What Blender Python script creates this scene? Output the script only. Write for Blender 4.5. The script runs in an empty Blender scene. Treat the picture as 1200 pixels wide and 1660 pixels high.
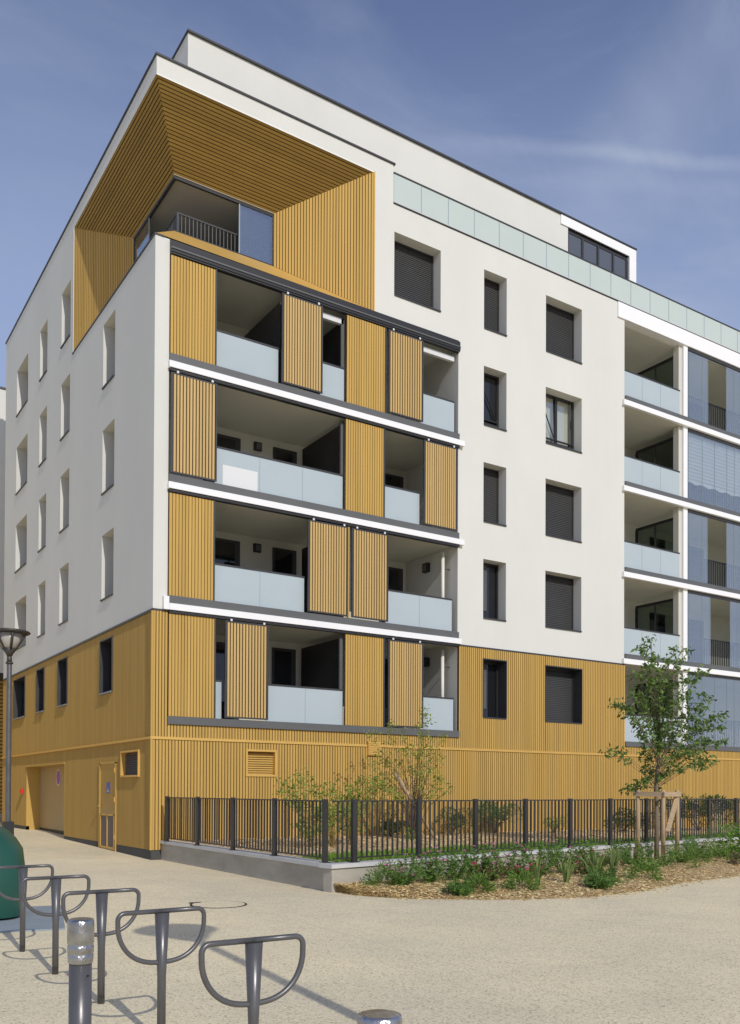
import bpy, bmesh, math, random
from math import sin, cos, pi, radians
from mathutils import Vector, Matrix
random.seed(7)
# ---------------------------------------------------------------- scene / camera / light
sc = bpy.context.scene
col = sc.collection
G = -1.6                       # pavement level (camera is the origin of heights)
yaw, pitch, roll = radians(57.364), radians(0.623), radians(0.272)
CAM = Vector((-7.27192, -19.86056, 0.0))
fw = Vector((cos(yaw)*cos(pitch), sin(yaw)*cos(pitch), sin(pitch)))
rt = Vector((sin(yaw), -cos(yaw), 0)); up = rt.cross(fw)
r2 = rt*cos(roll) + up*sin(roll); u2 = -rt*sin(roll) + up*cos(roll)
cd = bpy.data.cameras.new('camera'); cam = bpy.data.objects.new('camera', cd); col.objects.link(cam)
cam.matrix_world = Matrix(((r2.x, u2.x, -fw.x, CAM.x), (r2.y, u2.y, -fw.y, CAM.y), (r2.z, u2.z, -fw.z, CAM.z), (0, 0, 0, 1)))
cd.sensor_fit = 'HORIZONTAL'; cd.sensor_width = 36; cd.lens = 1458.744/1200*36
cd.shift_x = (600-569.867)/1200; cd.shift_y = (1267.015-830)/1200; cd.clip_end = 3000; cd.clip_start = .05
sc.camera = cam

SUN = Vector((-.09, -1, .63)).normalized()
elev = math.asin(SUN.z); azim = math.atan2(SUN.x, SUN.y)
w = bpy.data.worlds.new('World'); sc.world = w; w.use_nodes = True
nt = w.node_tree; nt.nodes.clear()
def N(t, typ, **k):
    n = t.nodes.new(typ)
    for a, b in k.items(): setattr(n, a, b)
    return n
def math_n(t, op, a, b=None, c=None, clamp=False):
    n = N(t, 'ShaderNodeMath', operation=op); n.use_clamp = clamp
    for i, v in enumerate((a, b, c)):
        if v is None: continue
        if hasattr(v, 'is_output'): t.links.new(v, n.inputs[i])
        else: n.inputs[i].default_value = v
    return n.outputs[0]
def mixc(t, f, a, b, mode='MIX'):
    n = N(t, 'ShaderNodeMix', data_type='RGBA', blend_type=mode)
    for s, v in ((0, f), (6, a), (7, b)):
        if hasattr(v, 'is_output'): t.links.new(v, n.inputs[s])
        else: n.inputs[s].default_value = v if s == 0 else (*v[:3], 1)
    return n.outputs[2]
sky = N(nt, 'ShaderNodeTexSky', sky_type='NISHITA'); sky.sun_disc = False
sky.sun_elevation = elev; sky.sun_rotation = azim; sky.air_density = 1.0; sky.dust_density = .7; sky.ozone_density = 1.6
tc = N(nt, 'ShaderNodeTexCoord')
def noise(t, vec, scale, detail=4, rough=.5, dist=0.):
    n = N(t, 'ShaderNodeTexNoise'); n.inputs['Scale'].default_value = scale; n.inputs['Detail'].default_value = detail
    n.inputs['Roughness'].default_value = rough; n.inputs['Distortion'].default_value = dist
    if vec is not None: t.links.new(vec, n.inputs['Vector'])
    return n.outputs['Fac']
def mapping(t, vec, scale=(1, 1, 1), rot=(0, 0, 0), loc=(0, 0, 0)):
    m = N(t, 'ShaderNodeMapping'); m.inputs['Scale'].default_value = scale; m.inputs['Rotation'].default_value = rot
    m.inputs['Location'].default_value = loc; t.links.new(vec, m.inputs['Vector']); return m.outputs[0]
def ramp(t, fac, p0, p1, c0=(0, 0, 0), c1=(1, 1, 1)):
    r = N(t, 'ShaderNodeValToRGB'); r.color_ramp.elements[0].position = p0; r.color_ramp.elements[1].position = p1
    r.color_ramp.elements[0].color = (*c0, 1); r.color_ramp.elements[1].color = (*c1, 1); t.links.new(fac, r.inputs[0]); return r.outputs[0]
def pixdir(u, v): return (fw + r2*((u-569.867)/1458.744) - u2*((v-1267.015)/1458.744)).normalized()
nz = noise(nt, mapping(nt, tc.outputs['Generated'], (1.2, 1.2, 2.6), (0, .5, .3)), 2.1, 9, .6, .9)
veil = ramp(nt, nz, .42, .70)
nz2 = noise(nt, mapping(nt, tc.outputs['Generated'], (1, 5, 2), (0, .2, 1.1)), 3.2, 7, .6, .4)
streak_n = ramp(nt, nz2, .3, .75)
def trail(a, b, width, soft):         # great-circle streak of thin cloud through two sky directions
    n = pixdir(*a).cross(pixdir(*b)).normalized()
    d = N(nt, 'ShaderNodeVectorMath', operation='DOT_PRODUCT'); nt.links.new(tc.outputs['Generated'], d.inputs[0]); d.inputs[1].default_value = n
    wob = math_n(nt, 'MULTIPLY', math_n(nt, 'SUBTRACT', noise(nt, tc.outputs['Generated'], 4, 4), .5), .035)
    x = math_n(nt, 'ABSOLUTE', math_n(nt, 'ADD', d.outputs['Value'], wob))
    r = N(nt, 'ShaderNodeMapRange', interpolation_type='SMOOTHSTEP'); nt.links.new(x, r.inputs[0])
    r.inputs[1].default_value = 0; r.inputs[2].default_value = width; r.inputs[3].default_value = soft; r.inputs[4].default_value = 0
    return r.outputs[0]
dm = N(nt, 'ShaderNodeVectorMath', operation='DOT_PRODUCT'); nt.links.new(tc.outputs['Generated'], dm.inputs[0]); dm.inputs[1].default_value = Vector((sin(yaw), -cos(yaw), 0))
rm = N(nt, 'ShaderNodeMapRange', interpolation_type='SMOOTHSTEP'); nt.links.new(dm.outputs['Value'], rm.inputs[0])
for i_, v_ in ((1, .02), (2, .20), (3, 0), (4, 1)): rm.inputs[i_].default_value = v_
lm = N(nt, 'ShaderNodeMapRange', interpolation_type='SMOOTHSTEP'); nt.links.new(dm.outputs['Value'], lm.inputs[0])
for i_, v_ in ((1, -.15), (2, .12), (3, .40), (4, 1)): lm.inputs[i_].default_value = v_
tsum = math_n(nt, 'MULTIPLY', trail((700, 232), (1200, 262), .009, .34), rm.outputs[0])
tsum = math_n(nt, 'ADD', tsum, trail((1170, 60), (880, 420), .07, .30))
tsum = math_n(nt, 'ADD', tsum, math_n(nt, 'MULTIPLY', trail((880, 292), (1200, 300), .012, .12), rm.outputs[0]))
tsum = math_n(nt, 'ADD', math_n(nt, 'MULTIPLY', tsum, math_n(nt, 'ADD', math_n(nt, 'MULTIPLY', streak_n, .7), .45)), math_n(nt, 'MULTIPLY', math_n(nt, 'MULTIPLY', math_n(nt, 'MULTIPLY', veil, lm.outputs[0]), math_n(nt, 'ADD', math_n(nt, 'MULTIPLY', streak_n, .6), .4)), .62), clamp=True)
tint = mixc(nt, 1.0, sky.outputs[0], (.96, .84, .93), 'MULTIPLY')
sz = N(nt, 'ShaderNodeSeparateXYZ'); nt.links.new(tc.outputs['Generated'], sz.inputs[0])
hz_ = N(nt, 'ShaderNodeMapRange', interpolation_type='SMOOTHSTEP'); nt.links.new(sz.outputs[2], hz_.inputs[0])
for i_, v_ in ((1, .72), (2, .36), (3, 0), (4, .85)): hz_.inputs[i_].default_value = v_
skyh = mixc(nt, hz_.outputs[0], tint, (2.35, 2.95, 4.5))
skyc = mixc(nt, tsum, skyh, (3.3, 3.75, 4.7))
bg = N(nt, 'ShaderNodeBackground'); bg.inputs['Strength'].default_value = .135
wo = N(nt, 'ShaderNodeOutputWorld'); nt.links.new(skyc, bg.inputs[0]); nt.links.new(bg.outputs[0], wo.inputs[0])
sd = bpy.data.lights.new('sun', 'SUN'); sun = bpy.data.objects.new('sun', sd); col.objects.link(sun)
sd.energy = 2.3; sd.angle = radians(.5); sd.color = (1, .965, .90)
sun.rotation_euler = (-SUN).to_track_quat('-Z', 'Y').to_euler(); sun.location = SUN*60
sc.view_settings.view_transform = 'Standard'; sc.view_settings.look = 'None'; sc.view_settings.exposure = .08; sc.view_settings.gamma = 1
sc.cycles.max_bounces = 8; sc.cycles.transparent_max_bounces = 12

# ---------------------------------------------------------------- materials
M = {}
def mat(name, c, rough=.7, metal=0., spec=.5, var=0., vscale=1.5, vstretch=(1, 1, 1), bump=0., bscale=60, bdist=.01, isl=0., streak=0.):
    m = bpy.data.materials.new(name); m.use_nodes = True; t = m.node_tree; b = t.nodes['Principled BSDF']
    b.inputs['Base Color'].default_value = (*c, 1); b.inputs['Roughness'].default_value = rough; b.inputs['Metallic'].default_value = metal
    b.inputs['Specular IOR Level'].default_value = spec
    g = N(t, 'ShaderNodeNewGeometry')
    if var:
        f = noise(t, mapping(t, g.outputs['Position'], vstretch), vscale, 6, .6)
        f2 = ramp(t, f, .25, .75, (1-var,)*3, (1+var*.4,)*3)
        o = mixc(t, 1., c, f2, 'MULTIPLY')
        if isl: o = mixc(t, 1., o, ramp(t, g.outputs['Random Per Island'], 0, 1, (1-isl,)*3, (1+isl,)*3), 'MULTIPLY')
        if streak:      # rain-washed vertical streaks
            f3 = ramp(t, noise(t, mapping(t, g.outputs['Position'], (2.2, 2.2, .16)), 1.6, 5, .65), .48, .8, (1, 1, 1), (1-streak, 1-streak, 1-streak*1.1))
            o = mixc(t, 1., o, f3, 'MULTIPLY')
        t.links.new(o, b.inputs['Base Color'])
        rr = math_n(t, 'ADD', math_n(t, 'MULTIPLY', f, .2), rough-.1); t.links.new(rr, b.inputs['Roughness'])
    if bump:
        bp = N(t, 'ShaderNodeBump'); bp.inputs['Strength'].default_value = bump; bp.inputs['Distance'].default_value = bdist
        t.links.new(noise(t, g.outputs['Position'], bscale, 4, .6), bp.inputs['Height']); t.links.new(bp.outputs[0], b.inputs['Normal'])
    M[name] = m; return m
mat('render_white', (.725, .72, .66), .9, spec=.2, var=.07, vscale=.3, vstretch=(1.2, 1.2, .7), streak=.015, bump=.25, bscale=90, bdist=.004)
mat('render_bright', (.90, .90, .89), .7, spec=.3, var=.03)
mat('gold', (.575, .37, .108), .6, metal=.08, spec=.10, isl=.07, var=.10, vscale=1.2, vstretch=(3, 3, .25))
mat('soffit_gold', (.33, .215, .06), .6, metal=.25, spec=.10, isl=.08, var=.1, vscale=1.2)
mat('gold_trim', (.74, .47, .13), .5, metal=.4, spec=.4, var=.05)
mat('gold_gap', (.085, .045, .018), .8, spec=.2)
mat('screen_slat', (.585, .39, .14), .5, isl=.07, var=.08, vscale=1.5, vstretch=(3, 3, .25))
mat('screen_gap', (.012, .011, .012), .8)
mat('dark_metal', (.045, .045, .048), .45, var=.15, vscale=3)
mat('grey_band', (.12, .122, .12), .5, var=.10, vscale=1.0)
mat('black_metal', (.018, .018, .02), .5)
mat('fence_paint', (.036, .035, .033), .42, var=.2, vscale=6)
mat('rack_paint', (.135, .132, .133), .33, metal=.35, var=.18, vscale=7, bump=.12, bscale=130, bdist=.002)
mat('frosted', (.47, .54, .56), .16, spec=.5, var=.05, vscale=.7)
mat('frosted_green', (.56, .63, .58), .2, spec=.5, var=.05, vscale=.6)
mat('joint', (.30, .37, .40), .5)
mat('shutter', (.045, .045, .043), .55, var=.1)
mat('dark_glass', (.012, .013, .016), .04, spec=.8)
mat('pent_glass', (.10, .11, .13), .08, spec=.8)
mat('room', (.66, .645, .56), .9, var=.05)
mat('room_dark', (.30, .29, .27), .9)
mat('concrete', (.45, .42, .35), .9, var=.28, vscale=1.3, vstretch=(1, 1, 2.5), bump=.35, bscale=35, bdist=.006)
mat('coping', (.62, .62, .60), .75, var=.14, vscale=2.5, bump=.2, bscale=60, bdist=.003)
mat('slab', (.30, .345, .375), .8, var=.12, vscale=4, bump=.2)
mat('plinth', (.075, .078, .075), .8, var=.25, vscale=1.5)
mat('steel', (.50, .50, .50), .28, metal=.95, var=.35, vscale=14, bump=.6, bscale=26, bdist=.012)
mat('bin_green', (.014, .085, .058), .38, spec=.5, var=.12, vscale=2.2)
mat('white_plastic', (.74, .75, .74), .5)
mat('curtain', (.62, .62, .52), .9)
mat('pleat', (.66, .68, .68), .8)
mat('pipe', (.80, .76, .66), .5)
mat('lamp_cup', (.07, .065, .06), .4, metal=.3)
mat('lamp_bowl', (.42, .40, .36), .25)
mat('bark', (.24, .19, .13), .9, var=.35, vscale=14, vstretch=(1, 1, .3), bump=.6, bscale=40)
mat('twig', (.17, .11, .07), .9, var=.3, vscale=10)
mat('stake', (.55, .40, .235), .8, var=.28, vscale=9, vstretch=(2, 2, .4), bump=.3, bscale=30)
mat('board', (.50, .37, .23), .8, var=.25, vscale=9, vstretch=(.5, .5, 3), bump=.3, bscale=30)
mat('soil', (.60, .42, .20), .95, var=.45, vscale=9, bump=.8, bscale=30, bdist=.03)
mat('garden_soil', (.62, .46, .26), .95, var=.4, vscale=12, bump=.8, bscale=35, bdist=.03)
mat('red', (.75, .025, .02), .4)
mat('sign_blue', (.10, .12, .55), .4); mat('sign_red', (.55, .04, .06), .4); mat('sign_white', (.8, .8, .78), .5)
mat('poster_blue', (.05, .10, .48), .4); mat('poster_yellow', (.65, .60, .08), .5)
mat('door_gold', (.37, .24, .08), .22, spec=.6, var=.12, vscale=1.3, vstretch=(1, 1, .4))
mat('garage_gold', (.43, .31, .145), .4, spec=.5, var=.12, vscale=1.5, vstretch=(2, 2, .4))
mat('louver_grey', (.14, .115, .10), .6)
mat('iron', (.05, .05, .05), .6, metal=.4)
def leafmat(name, c, v=.35, trans=.28):
    m = bpy.data.materials.new(name); m.use_nodes = True; t = m.node_tree; b = t.nodes['Principled BSDF']; b.inputs['Roughness'].default_value = .5
    b.inputs['Specular IOR Level'].default_value = .35
    g = N(t, 'ShaderNodeNewGeometry')
    rr = ramp(t, g.outputs['Random Per Island'], 0, 1, tuple(x*(1-v) for x in c), tuple(min(1, x*(1+v)) for x in (c[0]*1.25, c[1]*1.05, c[2])))
    t.links.new(rr, b.inputs['Base Color'])
    tr = N(t, 'ShaderNodeBsdfTranslucent'); t.links.new(rr, tr.inputs[0])
    mx = N(t, 'ShaderNodeMixShader'); mx.inputs[0].default_value = trans; out = t.nodes['Material Output']
    t.links.new(b.outputs[0], mx.inputs[1]); t.links.new(tr.outputs[0], mx.inputs[2]); t.links.new(mx.outputs[0], out.inputs[0])
    M[name] = m
leafmat('leaf_tree', (.125, .225, .055)); leafmat('leaf_shrub', (.22, .33, .06)); leafmat('leaf_bed', (.14, .27, .05)); leafmat('leaf_deep', (.11, .23, .055))
leafmat('leaf_bright', (.13, .28, .04)); leafmat('leaf_iris', (.19, .29, .09)); leafmat('leaf_dark', (.06, .12, .03)); leafmat('leaf_red', (.12, .06, .04))
leafmat('petal_pink', (.60, .24, .42), .3); leafmat('petal_hot', (.70, .06, .25), .3); leafmat('leaf_purple', (.16, .035, .10))
leafmat('grass', (.22, .42, .05)); leafmat('chip', (.80, .58, .30), .35, 0.02); leafmat('chip_garden', (.74, .54, .29), .4, 0.02); leafmat('dry', (.33, .26, .10))
def glassmat(name, tint, fac, rough=.02, refl=(1, 1, 1), ior=1.5):
    m = bpy.data.materials.new(name); m.use_nodes = True; t = m.node_tree; t.nodes.clear()
    out = N(t, 'ShaderNodeOutputMaterial'); tr = N(t, 'ShaderNodeBsdfTransparent'); tr.inputs[0].default_value = (*tint, 1)
    gl = N(t, 'ShaderNodeBsdfGlossy'); gl.inputs['Roughness'].default_value = rough; gl.inputs[0].default_value = (*refl, 1)
    fr = N(t, 'ShaderNodeLayerWeight'); fr.inputs[0].default_value = .5
    f = math_n(t, 'ADD', math_n(t, 'MULTIPLY', math_n(t, 'POWER', fr.outputs['Facing'], 4.0), .8), fac, clamp=True); mx = N(t, 'ShaderNodeMixShader')
    t.links.new(f, mx.inputs[0]); t.links.new(tr.outputs[0], mx.inputs[1]); t.links.new(gl.outputs[0], mx.inputs[2]); t.links.new(mx.outputs[0], out.inputs[0])
    M[name] = m
glassmat('clear_glass', (.95, .97, .97), .30, refl=(1, 1, .94)); glassmat('smoke_glass', (.46, .52, .48), .05)
glassmat('blue_glass', (.72, .80, .86), .24, refl=(.95, .98, 1))
def groundmat():
    m = bpy.data.materials.new('aggregate'); m.use_nodes = True; t = m.node_tree; b = t.nodes['Principled BSDF']; b.inputs['Roughness'].default_value = .9
    b.inputs['Specular IOR Level'].default_value = .25
    g = N(t, 'ShaderNodeNewGeometry'); P = g.outputs['Position']
    vo = N(t, 'ShaderNodeTexVoronoi'); vo.inputs['Scale'].default_value = 75; t.links.new(P, vo.inputs['Vector'])
    sep = N(t, 'ShaderNodeSeparateColor'); t.links.new(vo.outputs['Color'], sep.inputs[0])
    st = N(t, 'ShaderNodeValToRGB'); e = st.color_ramp.elements; e[0].position = 0; e[0].color = (.36, .31, .23, 1); e[1].position = 1; e[1].color = (.74, .68, .55, 1)
    for p, c in ((.08, (.46, .40, .30, 1)), (.18, (.60, .54, .42, 1)), (.6, (.64, .58, .455, 1)), (.88, (.68, .62, .49, 1))):
        q = e.new(p); q.color = c
    t.links.new(sep.outputs[0], st.inputs[0])
    big = ramp(t, noise(t, P, .30, 6, .62), .32, .68, (.86, .87, .90), (1.04, 1.03, 1.0))
    mid = ramp(t, noise(t, P, 2.2, 6, .65), .3, .75, (.93, .93, .93), (1.03, 1.03, 1.03))
    c = mixc(t, 1., mixc(t, 1., mixc(t, 1., st.outputs[0], (1.40, 1.34, 1.14), 'MULTIPLY'), big, 'MULTIPLY'), mid, 'MULTIPLY')
    # two hairline cracks / joints lying in the ground plane
    def crack(p, q, wd):
        d = (Vector(q)-Vector(p)).normalized(); nn = Vector((-d.y, d.x, 0))
        dp = N(t, 'ShaderNodeVectorMath', operation='DOT_PRODUCT'); sb = N(t, 'ShaderNodeVectorMath', operation='SUBTRACT'); sb.inputs[1].default_value = (p[0], p[1], 0)
        t.links.new(P, sb.inputs[0]); t.links.new(sb.outputs[0], dp.inputs[0]); dp.inputs[1].default_value = nn
        wob = math_n(t, 'MULTIPLY', math_n(t, 'SUBTRACT', noise(t, P, 1.7, 6, .7), .5), .12)
        x = math_n(t, 'ABSOLUTE', math_n(t, 'ADD', dp.outputs['Value'], wob))
        return math_n(t, 'LESS_THAN', x, wd)
    k = math_n(t, 'MAXIMUM', crack((.69, -10.14, 0), (1.9, -13.67, 0), .006), crack((-1.89, -11.6, 0), (-2.0, -14.35, 0), .004))
    c = mixc(t, math_n(t, 'MULTIPLY', k, .45), c, (.30, .29, .27))
    t.links.new(c, b.inputs['Base Color'])
    bp = N(t, 'ShaderNodeBump'); bp.inputs['Strength'].default_value = .35; bp.inputs['Distance'].default_value = .004
    t.links.new(vo.outputs['Distance'], bp.inputs['Height']); t.links.new(bp.outputs[0], b.inputs['Normal'])
    M['aggregate'] = m
groundmat()

# ---------------------------------------------------------------- mesh helpers
FRONT = lambda u, d, z: (u, d, z)          # facade facing the square (d = depth into the wall)
SIDE = lambda u, d, z: (d, u, z)           # facade facing the side street
class MB:
    def __init__(s, fn=None): s.v = []; s.f = []; s.m = []; s.mats = []; s.fn = fn; s.sm = False
    def mi(s, m):
        if m not in s.mats: s.mats.append(m)
        return s.mats.index(m)
    def P(s, p):
        if s.fn: p = s.fn(*p)
        s.v.append(tuple(p)); return len(s.v)-1
    def quad(s, a, b, c, d, m): s.f.append([s.P(a), s.P(b), s.P(c), s.P(d)]); s.m.append(s.mi(m))
    def poly(s, pts, m): s.f.append([s.P(a) for a in pts]); s.m.append(s.mi(m))
    def box(s, x0, x1, y0, y1, z0, z1, m):
        i = [s.P((x, y, z)) for z in (z0, z1) for y in (y0, y1) for x in (x0, x1)]
        for q in ((0, 1, 3, 2), (4, 6, 7, 5), (0, 4, 5, 1), (2, 3, 7, 6), (0, 2, 6, 4), (1, 5, 7, 3)):
            s.f.append([i[k] for k in q]); s.m.append(s.mi(m))
    def hexa(s, lo, hi, m):       # lo, hi: 4 points each
        i = [s.P(p) for p in lo]; j = [s.P(p) for p in hi]; k = s.mi(m)
        s.f.append(i[::-1]); s.m.append(k); s.f.append(j); s.m.append(k)
        for a in range(4): s.f.append([i[a], i[(a+1) % 4], j[(a+1) % 4], j[a]]); s.m.append(k)
    def beam(s, a, b, w_, t_, m, upv=(0, 0, 1)):
        a = Vector(a); b = Vector(b); d = (b-a).normalized(); u = Vector(upv); x = d.cross(u)
        if x.length < 1e-4: x = d.cross(Vector((1, 0, 0)))
        x.normalize(); y = x.cross(d); o = [(x*sx*w_/2 + y*sy*t_/2) for sx, sy in ((-1, -1), (1, -1), (1, 1), (-1, 1))]
        s.hexa([a+q for q in o], [b+q for q in o], m)
    def tube(s, pts, rads, m, n=8, caps=True):
        pts = [Vector(p) for p in pts]; k = s.mi(m); rings = []
        if not hasattr(rads, '__len__'): rads = [rads]*len(pts)
        x = None
        for i, p in enumerate(pts):
            d = (pts[min(i+1, len(pts)-1)]-pts[max(i-1, 0)]).normalized()
            if x is None:
                x = d.orthogonal().normalized()
            else:
                x = (x - d*x.dot(d)); x = x.normalized() if x.length > 1e-5 else d.orthogonal().normalized()
            y = d.cross(x)
            rings.append([s.P(p + (x*cos(2*pi*j/n)+y*sin(2*pi*j/n))*rads[i]) for j in range(n)])
        for a, b in zip(rings, rings[1:]):
            for j in range(n): s.f.append([a[j], a[(j+1) % n], b[(j+1) % n], b[j]]); s.m.append(k)
        if caps: s.f.append(rings[0][::-1]); s.m.append(k); s.f.append(rings[-1]); s.m.append(k)
    def lathe(s, prof, c, m, n=24, caps=True):
        k = s.mi(m); rings = [[s.P((c[0]+r*cos(2*pi*j/n), c[1]+r*sin(2*pi*j/n), c[2]+z)) for j in range(n)] for r, z in prof]
        for a, b in zip(rings, rings[1:]):
            for j in range(n): s.f.append([a[j], a[(j+1) % n], b[(j+1) % n], b[j]]); s.m.append(k)
        if caps: s.f.append(rings[0][::-1]); s.m.append(k); s.f.append(rings[-1]); s.m.append(k)
    def build(s, name, parent=None, smooth=False, recalc=True):
        me = bpy.data.meshes.new(name); me.from_pydata(s.v, [], s.f)
        for q in s.mats: me.materials.append(M[q])
        me.polygons.foreach_set('material_index', s.m)
        if recalc:
            bm = bmesh.new(); bm.from_mesh(me); bmesh.ops.recalc_face_normals(bm, faces=bm.faces); bm.to_mesh(me); bm.free()
        if smooth: me.polygons.foreach_set('use_smooth', [True]*len(me.polygons))
        me.update(); o = bpy.data.objects.new(name, me); col.objects.link(o)
        if parent is not None: attach(o, parent)
        return o
def attach(o, parent):
    o.parent = parent; o.matrix_parent_inverse = Matrix.Translation(-origin(parent))
def origin(o):
    v = o.location.copy()
    return v if o.parent is None else Vector((0, 0, 0))
def thing(name, label, cat, loc, group=None):
    o = bpy.data.objects.new(name, None); col.objects.link(o); o.location = loc; o.empty_display_size = .3
    return tag(o, label, cat, group)
def tag(o, label=None, cat=None, group=None, kind=None):
    if label: o['label'] = label
    if cat: o['category'] = cat
    if group: o['group'] = group
    if kind: o['kind'] = kind
    return o
def slats(mb, A, B, C, D, pitch, gap, h, m, mgap):
    """quad A-B (start edge) to D-C (end edge); slats run from the A-D side to the B-C side and step from A-B towards D-C ... raised by h along the normal"""
    A, B, C, D = map(Vector, (A, B, C, D)); n = (B-A).cross(D-A).normalized()
    if n.dot(CAM-A) < 0: n = -n
    mb.quad(A, B, C, D, mgap)
    L = max((D-A).length, (C-B).length); e = (B-A).normalized(); perp = (D-A)-e*(D-A).dot(e); L = perp.length
    k = max(1, round(L/pitch)); g = gap/L/2
    for i in range(k):
        t0, t1 = i/k+g, (i+1)/k-g
        q = [A.lerp(D, t0), B.lerp(C, t0), B.lerp(C, t1), A.lerp(D, t1)]
        mb.hexa(q, [p+n*h for p in q], m)
def wall_sheet(mb, us, zs, holes, m, mrev=None):
    """sheet at depth 0 with rectangular holes; each hole (u0,u1,z0,z1,depth or 0)"""
    U = sorted({*us, *[h[0] for h in holes], *[h[1] for h in holes]}); Z = sorted({*zs, *[h[2] for h in holes], *[h[3] for h in holes]})
    U = [u for u in U if us[0] <= u <= us[-1]]; Z = [z for z in Z if zs[0] <= z <= zs[-1]]
    for a, b in zip(U, U[1:]):
        run = None
        for c, d in zip(Z, Z[1:]):
            x, z = (a+b)/2, (c+d)/2
            if any(h[0] < x < h[1] and h[2] < z < h[3] for h in holes):
                if run: mb.quad((a, 0, run[0]), (b, 0, run[0]), (b, 0, run[1]), (a, 0, run[1]), m)
                run = None
            else: run = (run[0], d) if run else (c, d)
        if run: mb.quad((a, 0, run[0]), (b, 0, run[0]), (b, 0, run[1]), (a, 0, run[1]), m)
    for u0, u1, z0, z1, dp in holes:
        if dp: reveal(mb, u0, u1, z0, z1, dp, mrev or m)
def reveal(mb, u0, u1, z0, z1, dp, m, d0=0):
    mb.quad((u0, d0, z0), (u1, d0, z0), (u1, dp, z0), (u0, dp, z0), m); mb.quad((u0, d0, z1), (u1, d0, z1), (u1, dp, z1), (u0, dp, z1), m)
    mb.quad((u0, d0, z0), (u0, dp, z0), (u0, dp, z1), (u0, d0, z1), m); mb.quad((u1, d0, z0), (u1, dp, z0), (u1, dp, z1), (u1, d0, z1), m)

# ---------------------------------------------------------------- ground
mb = MB()
for y0, y1, z0, z1 in ((-400, 0, G, G), (0, 12, G, -1.375), (12, 500, -1.375, -1.375)):
    mb.quad((-500, y0, z0), (600, y0, z0), (600, y1, z1), (-500, y1, z1), 'aggregate')
tag(mb.build('ground', recalc=False), kind='structure')
mb = MB(); cA = Vector((-4.47, -9.44, G)); d1 = Vector((.24, .97, 0)).normalized(); d2 = Vector((-.97, .24, 0)).normalized()
q = [cA, cA+d1*2.17, cA+d1*2.17+d2*2.4, cA+d2*2.4]; mb.hexa([p+Vector((0, 0, -.05)) for p in q], [p+Vector((0, 0, .02)) for p in q], 'slab')
tag(mb.build('concrete_slab'), 'pale blue grey concrete slab under the green recycling bin', 'slab')

# ---------------------------------------------------------------- apartment building
BLD = thing('apartment_building', 'white rendered apartment block with gold slatted base, corner recess and balconies', 'building', (0, 0, G))
WR = [(13.5, 15.21), (10.68, 12.39), (7.86, 9.58), (5.05, 6.76)]        # window rows on the white render
WG = (2.16, 3.84)
DEP = .38
narrow = (9.95, 10.83); wide = (12.43, 13.99)
mb = MB(FRONT)
holes = [(narrow[0], narrow[1], a, b, DEP) for a, b in WR] + [(wide[0], wide[1], a, b, DEP) for a, b in WR] + [(6.75, 8.35, 13.5, 15.22, DEP)]
holes += [(.35, 6.08, 4.19, 12.85, 0), (6.08, 9.0, 4.19, 12.8, 0), (0, 6.08, 12.85, 16.6, 0), (6.71, 26, 15.97, 17.05, 0), (15.97, 26, 4.19, 15.97, 0)]
wall_sheet(mb, [0, 26], [4.19, 17.05], holes, 'render_white')
# thickness of the corner pier, returns of the big openings
mb.quad((.35, 0, 4.19), (.35, .35, 4.19), (.35, .35, 12.85), (.35, 0, 12.85), 'render_white')
mb.quad((9.0, 0, 1.55), (9.0, 2.5, 1.55), (9.0, 2.5, 12.8), (9.0, 0, 12.8), 'render_white')
mb.quad((15.97, 0, 1.5), (15.97, 2.2, 1.5), (15.97, 2.2, 15.97), (15.97, 0, 15.97), 'render_white')
mb.quad((6.71, 0, 15.97), (6.71, 1.3, 15.97), (6.71, 1.3, 17.05), (6.71, 0, 17.05), 'render_white')
# roofs
mb.quad((0, 0, 17.05), (6.71, 0, 17.05), (6.71, 16.1, 17.05), (0, 16.1, 17.05), 'plinth')
mb.quad((6.71, 0, 15.96), (26, 0, 15.96), (26, 16.1, 15.96), (6.71, 16.1, 15.96), 'plinth')
mb.quad((0, 16.1, G), (26, 16.1, G), (26, 16.1, 15.96), (0, 16.1, 15.96), 'render_white')
mb.quad((26, 0, G), (26, 16.1, G), (26, 16.1, 15.96), (26, 0, 15.96), 'render_white')
mb.build('front_wall', BLD, recalc=False)
SC = [(2.9, 3.9), (7.13, 8.13), (9.85, 10.8), (12.5, 14.2)]
SR = [(13.57, 15.23), (10.72, 12.42), (7.88, 9.59), (5.05, 6.77)]
mb = MB(SIDE); holes = []
for ci, (a, b) in enumerate(SC):
    for ri, (c, d) in enumerate(SR):
        if ci == 0 and ri == 0: continue
        holes.append((a, b, c, d, DEP+.04))
holes += [(0, 6.8, 12.85, 16.6, 0)]
wall_sheet(mb, [0, 16.1], [4.19, 17.05], holes, 'render_white')
mb.build('side_wall', BLD, recalc=False)
# parapet copings and flashing
mb = MB(); mb.box(-.03, 6.76, -.035, .25, 17.03, 17.075, 'dark_metal'); mb.box(-.035, .25, .25, 16.13, 17.03, 17.075, 'dark_metal')
mb.build('coping', BLD)
mb = MB(); mb.box(-.025, .22, -.02, 6.86, 12.85, 12.885, 'dark_metal'); mb.build('coping', BLD)
mb = MB()
mb.box(-.03, .37, -.03, 0, 4.145, 4.19, 'dark_metal'); mb.box(-.035, -.001, 0.0, 16.12, 4.13, 4.18, 'dark_metal'); mb.build('flashing', BLD); mb = MB(); mb.box(9.02, 15.97, -.03, 0, 4.145, 4.19, 'dark_metal')
mb.build('flashing', BLD)
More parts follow.
